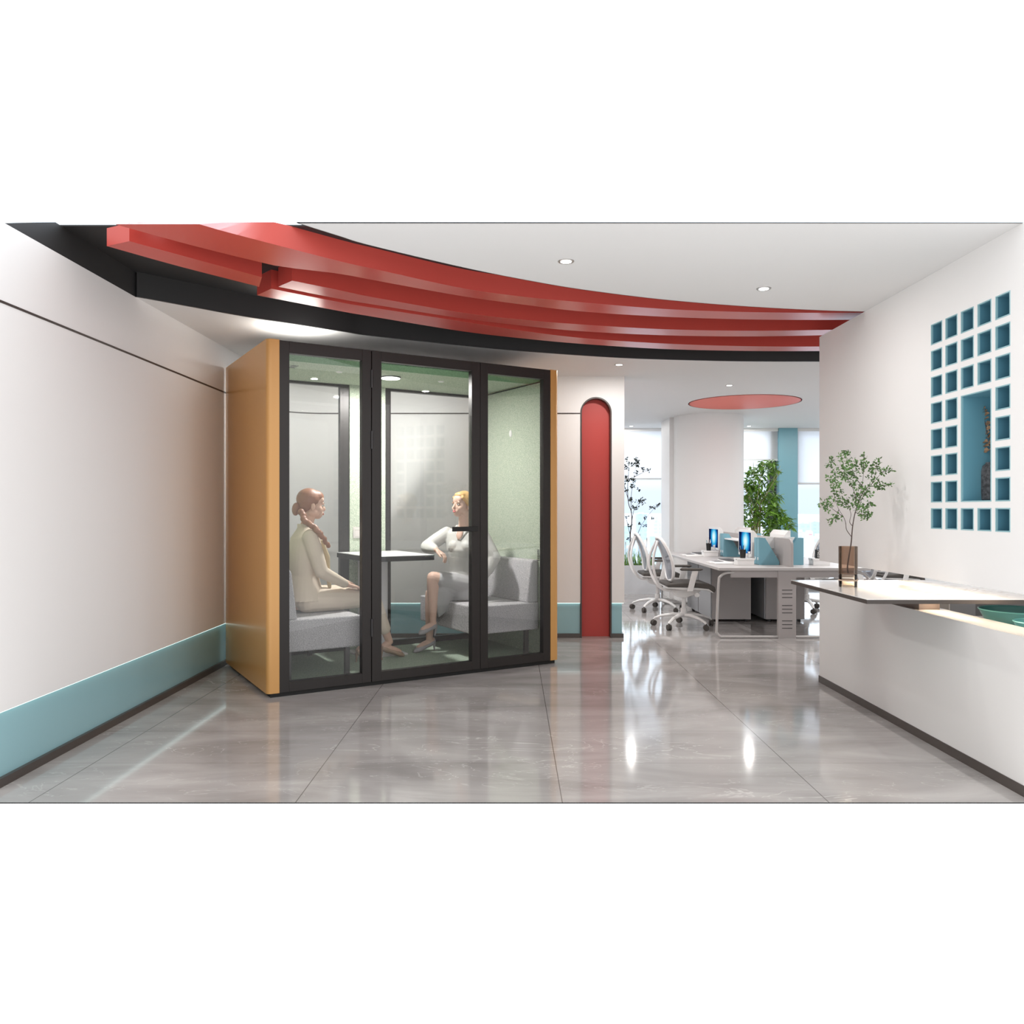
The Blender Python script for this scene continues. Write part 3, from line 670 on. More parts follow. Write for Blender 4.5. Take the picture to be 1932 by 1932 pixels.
# ---- woman A: beige suit, faces right, hand on thigh
sv = U.copy(); dv = V.copy(); up = Vector((0, 0, 1))
hA = W(.490, .58, 1.335); MA = basis(U*1+V*(-.05), tilt=-.10)
shR = W(.435, .425, 1.085); shL = W(.455, .735, 1.085); elR = W(.505, .385, .825); wrR = W(.725, .445, .712); elL = W(.53, .79, .84); wrL = W(.75, .72, .73)
hipR = W(.43, .50, .605); hipL = W(.43, .67, .605); knR = W(.93, .50, .590); knL = W(1.01, .655, .600); anR = W(.925, .615, .185); anL = W(1.175, .665, .195)
b = MB(); head(b, hA, MA)
b.limb([(W(.435, .58, 1.12), .055), (W(.465, .58, 1.22), .046), (W(.480, .58, 1.28), .050)])
b.loft([(W(.43, .58, .53), dv*.13, sv*.10), (W(.42, .58, .62), dv*.155, sv*.11), (W(.43, .58, .78), dv*.115, sv*.085), (W(.44, .58, .95), dv*.135, sv*.10), (W(.44, .58, 1.06), dv*.15, sv*.09), (W(.44, .58, 1.13), dv*.08, sv*.05)])
for sh, el, wr in ((shR, elR, wrR), (shL, elL, wrL)): b.limb([(sh, .045), (el, .034), (wr, .024)])
for hp, kn, an in ((hipR, knR, anR), (hipL, knL, anL)): b.limb([(hp, .075), (kn, .052), (kn.lerp(an, .3), .050), (an, .030)])
tR = W(1.075, .60, .082); heR = W(.895, .63, .135); tL = W(1.295, .655, .082); heL = W(1.125, .668, .140)
foot(b, heR, tR); foot(b, heL, tL); b.limb([(anR, .030), (heR+up*.02, .028)]); b.limb([(anL, .030), (heL+up*.02, .028)])
hand(b, wrR, (U*.97-up*.28+V*.05), up*1+U*.25, V*1.0-U*.0, curl=.22); hand(b, wrL, (U*.95-V*.25-up*.25), up+U*.2, -V, curl=.25)
pA = remesh(b, 'person', SKIN1, None, .0045, 3)
tag(pA, 'seated woman with auburn braid in a beige suit, seen from behind, facing right', 'person')
b = MB()   # jacket
b.loft([(W(.42, .58, .600), dv*.198, sv*.165), (W(.42, .58, .66), dv*.182, sv*.148), (W(.425, .58, .79), dv*.140, sv*.112), (W(.43, .58, .90), dv*.155, sv*.122), (W(.435, .58, 1.0), dv*.170, sv*.122), (W(.435, .58, 1.08), dv*.165, sv*.100), (W(.44, .58, 1.13), dv*.115, sv*.072), (W(.440, .58, 1.175), dv*.062, sv*.052)], 28)
for sh, el, wr in ((shR, elR, wrR), (shL, elL, wrL)):
    b.limb([(sh, .066), (sh.lerp(el, .5), .060), (el, .052), (el.lerp(wr, .5), .043), (el.lerp(wr, .90), .036)])
remesh(b, 'jacket', SUIT, pA, .006, 5)
b = MB(); c_ = W(.445, .58, 1.175)
b.loft([(c_-up*.03-sv*.004, dv*.070, sv*.060), (c_+up*.012-sv*.012, dv*.062, sv*.054)], 20); b.build('collar', SUIT, pA, smooth=True)
b = MB(); b.limb([(W(.545, .50, 1.05), .016), (W(.585, .49, .93), .022), (W(.590, .49, .80), .018), (W(.60, .48, .70), .016)])
b.limb([(W(.55, .62, 1.05), .016), (W(.585, .64, .93), .020), (W(.58, .64, .78), .016)]); remesh(b, 'lapel', SUITD, pA, .006, 4)
b = MB()   # trousers
for hp, kn, an, e_ in ((hipR, knR, anR, .72), (hipL, knL, anL, .72)):
    b.limb([(hp, .100), (hp.lerp(kn, .5), .090), (kn, .068), (kn.lerp(an, .35), .062), (kn.lerp(an, e_), .052)])
b.ell(W(.42, .58, .62), (.145, .145, .105), Matrix.Rotation(PA, 3, 'Z'))
remesh(b, 'trousers', SUIT, pA, .006, 5)
shoe(heR, tR, FZ, SHOE1, pA); shoe(heL, tL, FZ, SHOE1, pA)
b = MB(); T = lambda p: hA+MA@Vector(p)
b.ell(T((0, -.026, .040)), (.081, .098, .089), MA); b.ell(T((0, -.05, -.005)), (.062, .062, .062), MA)
b.ell(T((0, .02, .066)), (.060, .070, .052), MA)
hr = remesh(b, 'hair', HAIR1, pA, .005, 4)
b = MB(); b.ell(T((0, -.118, -.045)), (.040, .030, .052), MA)
br = [PX(568, 966, .50), PX(577, 984, .45), PX(589, 992, .40), PX(598, 1000, .37), PX(606, 1010, .36), PX(613, 1020, .38), PX(619, 1030, .42)]
for i, p in enumerate(crom(br, 3)): b.ell(p+sv*(.006*math.sin(i*1.9)), (.027-.0005*i,)*3)
remesh(b, 'braid', HAIR1, pA, .005, 2)
face_bits(hA, MA, pA, (.50, .16, .13), (.10, .06, .04), (.16, .08, .05))

# ---- woman B: grey blouse and skirt, torso turned to the viewer, legs crossed
fB = (U*-.77+V*-.64).normalized(); rB = fB.cross(up).normalized()   # rB = her right
hB = W(1.838, .62, 1.338); MBs = basis(U*-.93+V*-.28, tilt=.06)
tb = lambda r, f, z: W(1.865, .635, z)+rB*r+fB*f
shR = tb(.168, 0, 1.09); shL = tb(-.175, 0, 1.08); elR = W(1.585, .80, .972); wrR = W(1.572, .60, .955); elL = W(2.035, .405, .885); wrL = W(1.935, .40, .72)
hipR = W(1.93, .72, .61); hipL = W(1.95, .55, .62); knL = W(1.555, .62, .715); knR = W(1.60, .75, .565); anL = W(1.56, .635, .345); anR = W(1.60, .79, .165)
b = MB(); head(b, hB, MBs)
b.limb([(tb(0, 0, 1.11), .052), (tb(.0, .015, 1.20), .045), (hB-up*.06-MBs@Vector((0, .02, 0)), .048)])
b.loft([(tb(0, 0, .53), rB*.13, fB*.10), (tb(0, 0, .63), rB*.15, fB*.11), (tb(0, 0, .77), rB*.105, fB*.08), (tb(0, .01, .93), rB*.13, fB*.10), (tb(0, 0, 1.05), rB*.15, fB*.085), (tb(0, 0, 1.13), rB*.08, fB*.05)])
for sh, el, wr in ((shR, elR, wrR), (shL, elL, wrL)): b.limb([(sh, .042), (el, .032), (wr, .023)])
b.limb([(hipR, .075), (knR, .052), (knR.lerp(anR, .3), .050), (anR, .029)]); b.limb([(hipL, .075), (hipL.lerp(knL, .6), .068), (knL, .054), (knL.lerp(anL, .3), .053), (knL.lerp(anL, .65), .040), (anL, .029)])
tR = W(1.452, .765, .082); heR = W(1.635, .80, .130); tL = W(1.425, .60, .262); heL = W(1.575, .645, .300)
foot(b, heR, tR); foot(b, heL, tL); b.limb([(anR, .029), (heR+up*.02, .026)]); b.limb([(anL, .029), (heL+up*.015, .026)])
hand(b, wrR, (U*.52-V*.62-up*.50), up*.8+U*.3-V*.2, -U*.6-V*.6, curl=.65); hand(b, wrL, (-V*.3-up*.9-U*.2), V*-1, U*-1, curl=.3)
pB = remesh(b, 'person', SKIN2, None, .0045, 3)
tag(pB, 'seated blonde woman in grey blouse and skirt with crossed legs, forearm on the table', 'person')
b = MB()
b.loft([(tb(0, 0, .70), rB*.138, fB*.115), (tb(0, 0, .76), rB*.132, fB*.108), (tb(0, .01, .86), rB*.142, fB*.12), (tb(0, .012, .95), rB*.155, fB*.130), (tb(0, 0, 1.03), rB*.175, fB*.112), (tb(0, 0, 1.09), rB*.165, fB*.085), (tb(0, 0, 1.125), rB*.125, fB*.065), (tb(0, 0, 1.15), rB*.070, fB*.052)], 28)
b.limb([(shR, .058), (shR.lerp(elR, .5), .062), (elR, .058), (elR.lerp(wrR, .6), .050), (elR.lerp(wrR, .88), .036)]); b.limb([(shL, .056), (shL.lerp(elL, .5), .056), (elL, .055), (elL.lerp(wrL, .6), .048), (elL.lerp(wrL, .9), .034)])
b.ell(tb(.058, .082, .975), (.058, .058, .06)); b.ell(tb(-.058, .082, .975), (.058, .058, .06))
remesh(b, 'blouse', BLOUSE, pB, .006, 4)
b = MB(); b.tube([tb(.075, -.01, 1.155), tb(.062, .060, 1.135), tb(.012, .112, 1.05)], [.012, .014, .009], 8, flat=.6); b.tube([tb(-.075, -.01, 1.155), tb(-.062, .060, 1.135), tb(-.005, .114, 1.04)], [.012, .014, .009], 8, flat=.6)
b.tube([tb(-.075, -.01, 1.155), tb(0, -.058, 1.165), tb(.075, -.01, 1.155)], .013, 8, flat=.6); b.build('collar', BLOUSE, pB, smooth=True)
MB().ell(tb(.003, .098, 1.085), (.030, .016, .050), basis(fB, tilt=.35)).build('neckline', SKIN2, pB, smooth=True)
b = MB()   # skirt
b.loft([(tb(0, 0, .512), rB*.15, fB*.13), (tb(0, 0, .55), rB*.165, fB*.145), (tb(0, 0, .65), rB*.165, fB*.145), (tb(0, 0, .745), rB*.132, fB*.105)], 24)
b.limb([(hipR, .092), (hipR.lerp(knR, .80), .078)]); b.limb([(hipL, .095), (hipL.lerp(knL, .55), .085), (hipL.lerp(knL, .80), .072)])
b.ell(W(1.74, .64, .63), (.17, .11, .075), Matrix.Rotation(PA, 3, 'Z'))
# loose fabric hanging beside the crossed knee
q = [W(1.68, .60, .70), W(1.66, .60, .60), W(1.65, .63, .48), W(1.63, .66, .37)]
b.loft([(q[0], U*.055, V*.05), (q[1], U*.085, V*.05), (q[2], U*.085, V*.045), (W(1.655, .65, .42), U*.050, V*.03), (q[3], U*.010, V*.012)], 18)
remesh(b, 'skirt', SKIRT, pB, .006, 4)
shoe(heR, tR, FZ, SHOE2, pB); s_ = shoe(heL, tL, FZ, SHOE2, pB, stiletto=False)
hb = heL+U*.018; MB().tube([hb, hb-up*.03, hb-up*.085-U*.01], [.018, .010, .0055], 10).build('heel', SHOE2, s_, smooth=True)
b = MB(); T = lambda p: hB+MBs@Vector(p)
b.ell(T((0, -.022, .042)), (.0765, .090, .086), MBs); b.ell(T((.0, -.045, -.02)), (.068, .060, .062), MBs); b.ell(T((.0, .028, .082)), (.056, .052, .032), MBs)
b.limb([(T((-.055, .050, .062)), .016), (T((-.070, .022, .030)), .015), (T((-.073, .0, .0)), .012)]); b.limb([(T((.055, .050, .062)), .016), (T((.070, .022, .030)), .015), (T((.073, .0, .0)), .012)])
remesh(b, 'hair', HAIR2, pB, .005, 4)
face_bits(hB, MBs, pB, (.50, .13, .13), (.10, .13, .16), (.25, .15, .09))

# ================================================================== OFFICE
# workstation
DX0, DX1, DY0, DY1, DZ = 2.075, 3.605, 7.93, 10.95, .713
ws = thing('workstation', 'long grey double-sided office desk with metal end frames', 'desk', (2.84, 7.93, 0))
L0, L1, LY = DX0-2.84, DX1-2.84, DY1-DY0
MB().box(L0, L1, 0, LY, DZ-.028, DZ).build('desktop', DESKT, ws, bevel=.003)
MB().box(-.63, .63, .04, .07, DZ-.10, DZ-.028).build('apron', GREYP, ws)
for y in (.05, LY-.05):
    for s_ in (-1, 1):
        pts = [(s_*.60, y, DZ-.05), (s_*.68, y, DZ-.055), (s_*.735, y, DZ-.09), (s_*.755, y, DZ-.16), (s_*.775, y, .10), (s_*.77, y, .05), (s_*.735, y, .016), (s_*.68, y, .014), (s_*.30, y, .014), (0, y, .014)]
        MB().tube([tuple(p) for p in crom(pts, 5)], .0135, 10).build('end_frame', mat('frame_grey', (.52, .50, .49), .35), ws, smooth=True)
    b = MB(); w0, w1 = -.16, .02
    b.box(w0, w1, y-.02, y+.02, 0, DZ-.028); lp = b.build('leg_panel', GREYP, ws)
    if y < 1:
        for g3 in range(3):
            for k in range(3): MB().box(w0+.038, w1-.038, y-.0215, y-.019, .10+g3*.155+k*.037, .106+g3*.155+k*.037).build('slot', BLK, lp)
b = MB(); pts = [(.08, DZ-.06)]+[(.08, .93)]+[(.08+.08*(1-math.cos(a)), .93+.07*math.sin(a)) for a in [PI/2*k/6 for k in range(1, 7)]]+[(LY-.1, 1.0), (LY-.1, DZ-.06)]
b.prism(pts, -.012, .012, 'x').build('divider_screen', GREYP, ws, bevel=.003)
MB().box(-.21, .21, .60, .62, .88, 1.0).build('shelf_panel', WHITEP, ws); MB().box(-.21, .21, .62, 2.7, .93, .945).build('shelf', WHITEP, ws)
# pedestals
ped0 = None
for k, (x, y, lab) in enumerate([(2.31, 9.13, 'grey cabinet under the left side of the desk, front one'), (2.31, 9.75, 'grey cabinet under the left side of the desk, rear one'),
                                  (2.93, 9.13, 'grey cabinet under the right side of the desk, front one'), (2.93, 9.75, 'grey cabinet under the right side of the desk, rear one')]):
    if ped0 is None:
        ped0 = thing('cabinet', lab, 'cabinet', (x, y, 0), 0, 'grey cabinets under the office desk')
        MB().box(0, .448, 0, .60, .03, .66).build('body', GREYP, ped0, bevel=.002)
        MB().box(-.016, -.001, .004, .596, .035, .655).build('door', mat('cab_door', (.34, .345, .36), .45), ped0, bevel=.002)
        for a, c in ((.05, .05), (.40, .05), (.05, .55), (.40, .55)): MB().lathe([(.02, 0), (.02, .03)], (a, c, 0), 10).build('foot', BLK, ped0)
    else: dup(ped0, (x, y, 0), 0, lab)

# chair
def make_chair(loc, rz, lab):
    c = thing('office_chair', lab, 'office chair', loc, rz, 'white mesh office chairs at the desks')
    WP = WHITEP
    for k in range(5):
        a = 2*PI*k/5+.25; ca, sa = math.cos(a), math.sin(a)
        pts = [(ca*r, sa*r, z) for r, z in ((.02, .135), (.12, .135), (.24, .115), (.32, .085), (.335, .068))]
        MB().tube(pts, [.032, .028, .022, .018, .014], 10, flat=.7).build('base_leg', WP, c, smooth=True)
        t = MB(); cx, cy = ca*.335, sa*.335; a2 = a+.9
        for s_ in (-1, 1):
            ox, oy = -math.sin(a2)*.013*s_, math.cos(a2)*.013*s_; p = Vector((cx+ox, cy+oy, .031)); q = Vector((-math.sin(a2), math.cos(a2), 0))*.009
            t.tube([p-q, p+q], .031, 16)
        t.tube([(cx, cy, .03), (cx, cy, .075)], .008, 8); t.build('caster', DGREY, c, smooth=True)
    MB().lathe([(.036, .11), (.036, .21), (.024, .211), (.024, .32), (.034, .321), (.034, .36)], seg=20).build('gas_column', WP, c, smooth=True)
    MB().prism([(-.15, .40), (-.10, .345), (.0, .325), (.10, .36), (.17, .40), (.17, .42), (-.15, .42)], -.075, .075, 'y').build('tilt_mechanism', WP, c, bevel=.01)
    e = MB().tube([(.10, -.07, .375), (.10, -.20, .375)], .006, 8).build('lever', WP, c, smooth=True)
    MB().lathe([(.024, -.01), (.028, 0), (.024, .01)], (.10, -.205, .375), 20, 'y').build('knob', WP, e, smooth=True)
    prof = [(-.22, .445), (-.05, .430), (.10, .430), (.22, .425), (.27, .395), (.275, .405), (.24, .44), (.10, .455), (-.22, .462)]
    MB().prism(prof, -.225, .225, 'y').build('seat_pan', WP, c, bevel=.006)
    prof = [(-.23, .465), (.10, .455), (.22, .442), (.28, .400), (.295, .425), (.285, .465), (.22, .500), (.08, .510), (-.10, .505), (-.23, .495)]
    MB().prism(prof, -.24, .24, 'y').build('seat_cushion', DGREY, c, bevel=.012)
    # back frame loop: s-curved in side view
    def bx(z): t = (z-.50)/.5; return -.155-.135*t+.045*math.sin(PI*t)
    loop = []
    for k in range(36):
        a = 2*PI*k/36; z = .755+.235*math.sin(a); w = .205+.03*math.cos(PI*(z-.72)/.5); y = w*math.copysign(abs(math.cos(a))**.38, math.cos(a)); loop.append((bx(z), y, z))
    MB().tube(loop, .018, 8, closed=True).build('back_frame', WP, c, smooth=True)
    b = MB(); rows = []
    for i in range(13):
        z = .525+.455*i/12; sn = max(-1, min(1, (z-.755)/.235)); ww = (.205+.03*math.cos(PI*(z-.72)/.5))*abs(math.cos(math.asin(sn)))**.38
        rows.append([(bx(z)-.004+.03*(1-(2*j/8-1)**2)*-.4, ww*(2*j/8-1), z) for j in range(9)])
    vs = [p for r in rows for p in r]; b.poly(vs, [(i*9+j, i*9+j+1, (i+1)*9+j+1, (i+1)*9+j) for i in range(12) for j in range(8)])
    b.build('mesh_back', MESHM, c, smooth=True)
    sp = [(-.05, 0, .405), (-.17, 0, .405), (-.25, 0, .43), (-.32, 0, .53), (-.36, 0, .68), (-.345, 0, .82), (-.295, 0, .95)]
    for s_ in (-1, 1):
        MB().tube([(p[0], s_*(.03+.10*max(0, math.sin(PI*(p[2]-.40)/.56))), p[2]) for p in crom([Vector(q) for q in sp], 3)], .015, 8).build('back_support', WP, c, smooth=True)
        MB().prism([(-.02, .42), (.04, .42), (.10, .64), (.035, .64)], s_*.262-.011, s_*.262+.011, 'y').build('arm_post', WP, c, bevel=.004)
        MB().tube([(x, s_*.262, .655) for x in (-.095, -.08, .12, .145)], [.012, .026, .026, .014], 12, flat=.55, up=(0, 0, 1)).build('armrest', DGREY, c, smooth=True)
    return c
MESHM = bpy.data.materials.new('chair_mesh'); MESHM.use_nodes = True; n_ = MESHM.node_tree; n_.nodes.clear()
o_ = n_.nodes.new('ShaderNodeOutputMaterial'); mx_ = n_.nodes.new('ShaderNodeMixShader'); tr_ = n_.nodes.new('ShaderNodeBsdfTransparent'); df_ = n_.nodes.new('ShaderNodeBsdfDiffuse')
df_.inputs[0].default_value = (.30, .32, .36, 1); mx_.inputs[0].default_value = .8
n_.links.new(tr_.outputs[0], mx_.inputs[1]); n_.links.new(df_.outputs[0], mx_.inputs[2]); n_.links.new(mx_.outputs[0], o_.inputs[0])
ch = make_chair((1.90, 8.75, 0), .0, 'white mesh office chair nearest the viewer at the left desk side')
dup(ch, (1.88, 10.2, 0), -.02, 'white mesh office chair further back at the left desk side, near the planter')
dup(ch, (3.80, 8.85, 0), PI+.1, 'white mesh office chair at the right desk side, mostly behind the reception counter')
dup(ch, (3.78, 10.15, 0), PI-.05, 'white mesh office chair whose back shows behind the black tag and right wall edge')
dup(ch, (4.78, 9.95, 0), 0.1, 'office chair seen through the gap under the right wall, turned to the right')

# screens
SCR = bpy.data.materials.new('screen_picture'); SCR.use_nodes = True; n_ = SCR.node_tree; n_.nodes.clear(); L = n_.links.new
o_ = n_.nodes.new('ShaderNodeOutputMaterial'); e_ = n_.nodes.new('ShaderNodeEmission'); t_ = n_.nodes.new('ShaderNodeTexCoord'); mp_ = n_.nodes.new('ShaderNodeMapping')
mp_.inputs['Location'].default_value = (0, .04, -.20); gr_ = n_.nodes.new('ShaderNodeTexGradient'); gr_.gradient_type = 'SPHERICAL'; nz_ = n_.nodes.new('ShaderNodeTexNoise'); nz_.inputs['Scale'].default_value = 5; nz_.inputs['Distortion'].default_value = 1
mp_.inputs['Scale'].default_value = (1, 5.2, 5.6); mp_.inputs['Location'].default_value = (0, .15, -1.32)
L(t_.outputs['Object'], mp_.inputs[0]); L(mp_.outputs[0], gr_.inputs[0]); L(t_.outputs['Object'], nz_.inputs['Vector'])
ad_ = n_.nodes.new('ShaderNodeMath'); ad_.operation = 'MULTIPLY_ADD'; L(nz_.outputs['Fac'], ad_.inputs[0]); ad_.inputs[1].default_value = .22; L(gr_.outputs['Fac'], ad_.inputs[2])
cr_n = n_.nodes.new('ShaderNodeValToRGB'); els = cr_n.color_ramp.elements; els[0].position = .12; els[0].color = (.003, .01, .05, 1); els[1].position = 1.0; els[1].color = (.9, 1, 1, 1)
els.new(.30).color = (.01, .10, .40, 1); els.new(.58).color = (.05, .50, .80, 1); els.new(.85).color = (.6, .93, 1, 1)
L(ad_.outputs[0], cr_n.inputs[0]); L(cr_n.outputs[0], e_.inputs[0]); e_.inputs[1].default_value = 1.0; L(e_.outputs[0], o_.inputs[0])
def monitor(loc, rz, lab):
    m = thing('monitor', lab, 'monitor', loc, rz, 'white desktop computers on the office desk')
    # screen faces local -x
    MB().prism([(-.012, .07), (.0, .07), (.05, .12), (.05, .31), (.012, .357), (-.012, .357)], -.25, .25, 'y').build('casing', WHITEP, m, bevel=.003)
    MB().box(-.0145, -.0125, -.222, .222, .10, .332).build('screen', SCR, m)
    MB().box(.0, .03, -.06, .06, .01, .09).build('stand', WHITEP, m); MB().box(-.07, .09, -.11, .11, 0, .012).build('stand_base', WHITEP, m, bevel=.003)
monitor((2.615, 8.84, DZ), 0, 'white monitor with glowing blue picture, nearer one on the left desk side')
monitor((2.615, 10.22, DZ), 0, 'white monitor with glowing blue picture, farther one on the left desk side')
monitor((3.00, 8.80, DZ), PI, 'white monitor seen from behind, nearer one on the right desk side')
monitor((3.00, 10.22, DZ), PI, 'white monitor seen from behind, farther one on the right desk side')
def holder(x, y, mir, lab):
    f = thing('magazine_file', lab, 'magazine file', (x, y, DZ), 0, 'teal magazine files on the office desk')
    w = .215; P = [(0, 0), (w, 0), (w, .035), (.065, .285), (0, .285)]
    if mir: P = [(-a, c) for a, c in P]
    t = .004; s_ = -1 if mir else 1
    MB().prism(P, 0, t, 'y').build('side_panel', FILE, f); MB().prism(P, .076, .080, 'y').build('side_panel', FILE, f)
    b = MB(); x0, x1 = sorted((0, s_*t)); b.box(x0, x1, t, .076, 0, .285); x0, x1 = sorted((0, s_*w)); b.box(x0, x1, t, .076, 0, t); x0, x1 = sorted((s_*(w-t), s_*w)); b.box(x0, x1, t, .076, t, .035); b.build('spine', FILE, f)
    x0, x1 = sorted((-s_*.001, 0)); MB().box(x0, x1, .025, .055, .05, .08).build('label_plate', WHITEP, f)
    x0, x1 = sorted((s_*.012, s_*.19)); MB().box(x0, x1, .02, .06, t+.001, .10 if not mir else .10).build('papers', mat('paper', (.82, .81, .80), .8), f)
holder(2.605, 8.34, False, 'teal magazine file at the front on the left side of the desk screen')
holder(2.605, 8.425, False, 'teal magazine file just behind the front one left of the desk screen')
holder(3.075, 8.34, True, 'teal magazine file with a slanted edge right of the desk screen')
holder(2.62, 9.79, False, 'teal magazine file in the rear group left of the desk screen')
holder(2.62, 9.875, False, 'rearmost teal magazine file left of the desk screen')
holder(3.10, 9.84, True, 'teal magazine file in the rear group right of the desk screen')
def sbox(x, y, lab):
    f = thing('storage_box', lab, 'box', (x, y, DZ), 0, 'white storage boxes on the office desk')
    MB().box(0, .175, 0, .13, 0, .052).build('body', WHITEP, f, bevel=.002); MB().box(-.004, .179, -.004, .134, .052, .072).build('lid', WHITEP, f, bevel=.002)
    MB().box(-.0055, -.0035, .02, .045, .054, .066).build('clasp', mat('clasp', (.3, .28, .27), .4), f)
sbox(2.365, 8.29, 'white lidded box under the pen cup at the near end of the desk')
sbox(2.385, 9.82, 'white lidded box under the pen cup at the far end of the desk')
sbox(3.16, 8.29, 'white lidded box on the right desk side beside the right wall edge')
def cup(x, y, lab):
    f = thing('pen_cup', lab, 'pen cup', (x, y, DZ+.0725), 0, 'black pen cups on the office desk')
    MB().lathe([(.027, 0), (.034, .09), (.031, .09), (.025, .004)], seg=20).build('cup', BLK, f, smooth=True)
    for i, (dx, dy, h, m_) in enumerate(((.01, .0, .14, WHITEP), (-.012, .008, .13, FILE), (.0, -.012, .135, BLK), (.015, .01, .12, WHITEP))):
        MB().tube([(dx*.4, dy*.4, .006), (dx*2, dy*2, h)], .0035, 6).build('pen', m_, f)
cup(2.44, 8.36, 'black pen cup on the near white box'); cup(2.46, 9.89, 'black pen cup on the far white box')
def fig(x, y, lab):
    b = MB(); b.ell((0, 0, .022), (.020, .018, .022)); b.ell((0, -.004, .052), (.015, .014, .014)); b.ell((-.010, 0, .066), (.005, .005, .006)); b.ell((.010, 0, .066), (.005, .005, .006))
    o = b.build('figurine', WHITEP, smooth=True); o.location = (x, y, DZ+.0725); tag(o, lab, 'figurine', 'small white figurines on the desk boxes')
fig(2.508, 8.37, 'small white figurine right of the near pen cup'); fig(2.528, 9.90, 'small white figurine right of the far pen cup')
KB = mat('keyboard_grey', (.10, .10, .105), .6)
def keyboard(x, y, lab):
    f = thing('keyboard', lab, 'keyboard', (x, y, DZ), 0, 'keyboards on the office desk')
    MB().box(-.07, .07, -.20, .20, 0, .014).build('base', WHITEP, f, bevel=.003)
    b = MB()
    for i in range(5):
        for j in range(14): b.box(-.062+i*.0255, -.040+i*.0255, -.19+j*.0275, -.166+j*.0275, .014, .020)
    b.build('keys', KB, f)
keyboard(2.44, 8.92, 'keyboard before the nearer blue screen'); keyboard(2.44, 10.28, 'keyboard before the farther blue screen')
def book(x, y, lab):
    f = thing('open_notebook', lab, 'notebook', (x, y, DZ), .1, 'open notebooks on the office desk')
    for s_ in (-1, 1):
        P = [(0, .001), (s_*.15, .001), (s_*.15, .008), (s_*.08, .017), (s_*.02, .014), (0, .006)]
        MB().prism(P, -.11, .11, 'x').build('page_block', mat('paper', (.82, .81, .80), .8), f, smooth=True)
    MB().box(-.05, .05, .03, .13, .0165, .018).build('printed_picture', KB, f)
book(2.27, 8.62, 'open notebook near the front left corner of the desk'); book(2.27, 10.0, 'open notebook at the far left of the desk')
# small black bag with white lettering
e = thing('paper_bag', 'small black bag with white lettering on the box by the right wall edge', 'bag', (3.22, 8.30, DZ+.0725))
MB().box(-.03, .035, 0, .03, 0, .092).build('bag_body', BLK, e, bevel=.001)
MB().tube([(-.018, .01, .09), (-.016, .01, .125), (-.008, .01, .142), (0, .01, .125), (.002, .01, .09)], .002, 6).build('handle', BLK, e)
cu = bpy.data.curves.new('lettering', 'FONT'); cu.body = 'No3'; cu.size = .042; cu.extrude = .0005
to = bpy.data.objects.new('lettering_src', cu); C.objects.link(to); dg = bpy.context.evaluated_depsgraph_get(); tm = bpy.data.meshes.new_from_object(to.evaluated_get(dg)); bpy.data.objects.remove(to)
tm.materials.clear(); tm.materials.append(WHITEP); to = bpy.data.objects.new('lettering', tm); C.objects.link(to); to.parent = e; to.rotation_euler = (PI/2, PI/2, 0); to.location = (-.014, -.0012, .085)

# ================================================================== PLANTS
def leafmesh(b, p, d, n, L_, w):
    d = d.normalized(); s = d.cross(n); 
    if s.length < 1e-4: s = Vector((1, 0, 0))
    s.normalize(); n = s.cross(d)
    v = [p, p+d*L_*.35+s*w*.5+n*w*.12, p+d*L_*.7+s*w*.36+n*w*.08, p+d*L_-n*w*.1, p+d*L_*.7-s*w*.36+n*w*.08, p+d*L_*.35-s*w*.5+n*w*.12, p+d*L_*.35-n*w*.05, p+d*L_*.7]
    b.poly(v, [(0, 1, 6), (0, 6, 5), (1, 2, 7, 6), (5, 6, 7, 4), (2, 3, 7), (7, 3, 4)])
def rv(): 
    while True:
        v = Vector((random.uniform(-1, 1), random.uniform(-1, 1), random.uniform(-1, 1)))
        if .05 < v.length < 1: return v
LEAF1 = mat('leaf_green', (.085, .18, .045), .5, var=.5, vscale=25); LEAF2 = mat('leaf_bright', (.13, .27, .03), .45, var=.45, vscale=9); LEAF3 = mat('leaf_dark', (.010, .018, .008), .6)
BARK = mat('dark_bark', (.07, .045, .038), .8); CANE = mat('cane', (.42, .38, .18), .5)
# tree in the smoky glass vase
def vp(u, v, Yd): px = 1500+u/5.68; py = 840+v/5.68; return Vector(((px-CX)/F*Yd, Yd, EYE+(HY-py)*Yd/F))
VY = 4.70; vc = Vector((1.997, 4.70, .8405))
vs_ = thing('glass_vase', 'smoky brown ribbed glass vase on the marble countertop', 'vase', vc)
SMOKE = glass('smoky_glass', (.80, .71, .64), .8); SMOKE2 = glass('clear_amber_glass', (.93, .87, .80), 1.4)
MB().lathe([(.053, .075), (.0535, .24), (.051, .24), (.0505, .078)], seg=40).build('vase_body', SMOKE, vs_, smooth=True)
MB().lathe([(.052, .0), (.053, .03), (.052, .072), (.049, .072), (.048, .006)], seg=40).build('vase_base', SMOKE2, vs_, smooth=True)
MB().lathe([(.0535, .036), (.057, .040), (.0535, .044), (.052, .040)], seg=40).build('vase_rib', mat('amber_ring', (.45, .33, .25), .2), vs_, smooth=True)
tr = thing('branch_tree', 'small leafy green branch tree standing in the smoky glass vase', 'branch', vc)
inv = Matrix.Translation(-vc)
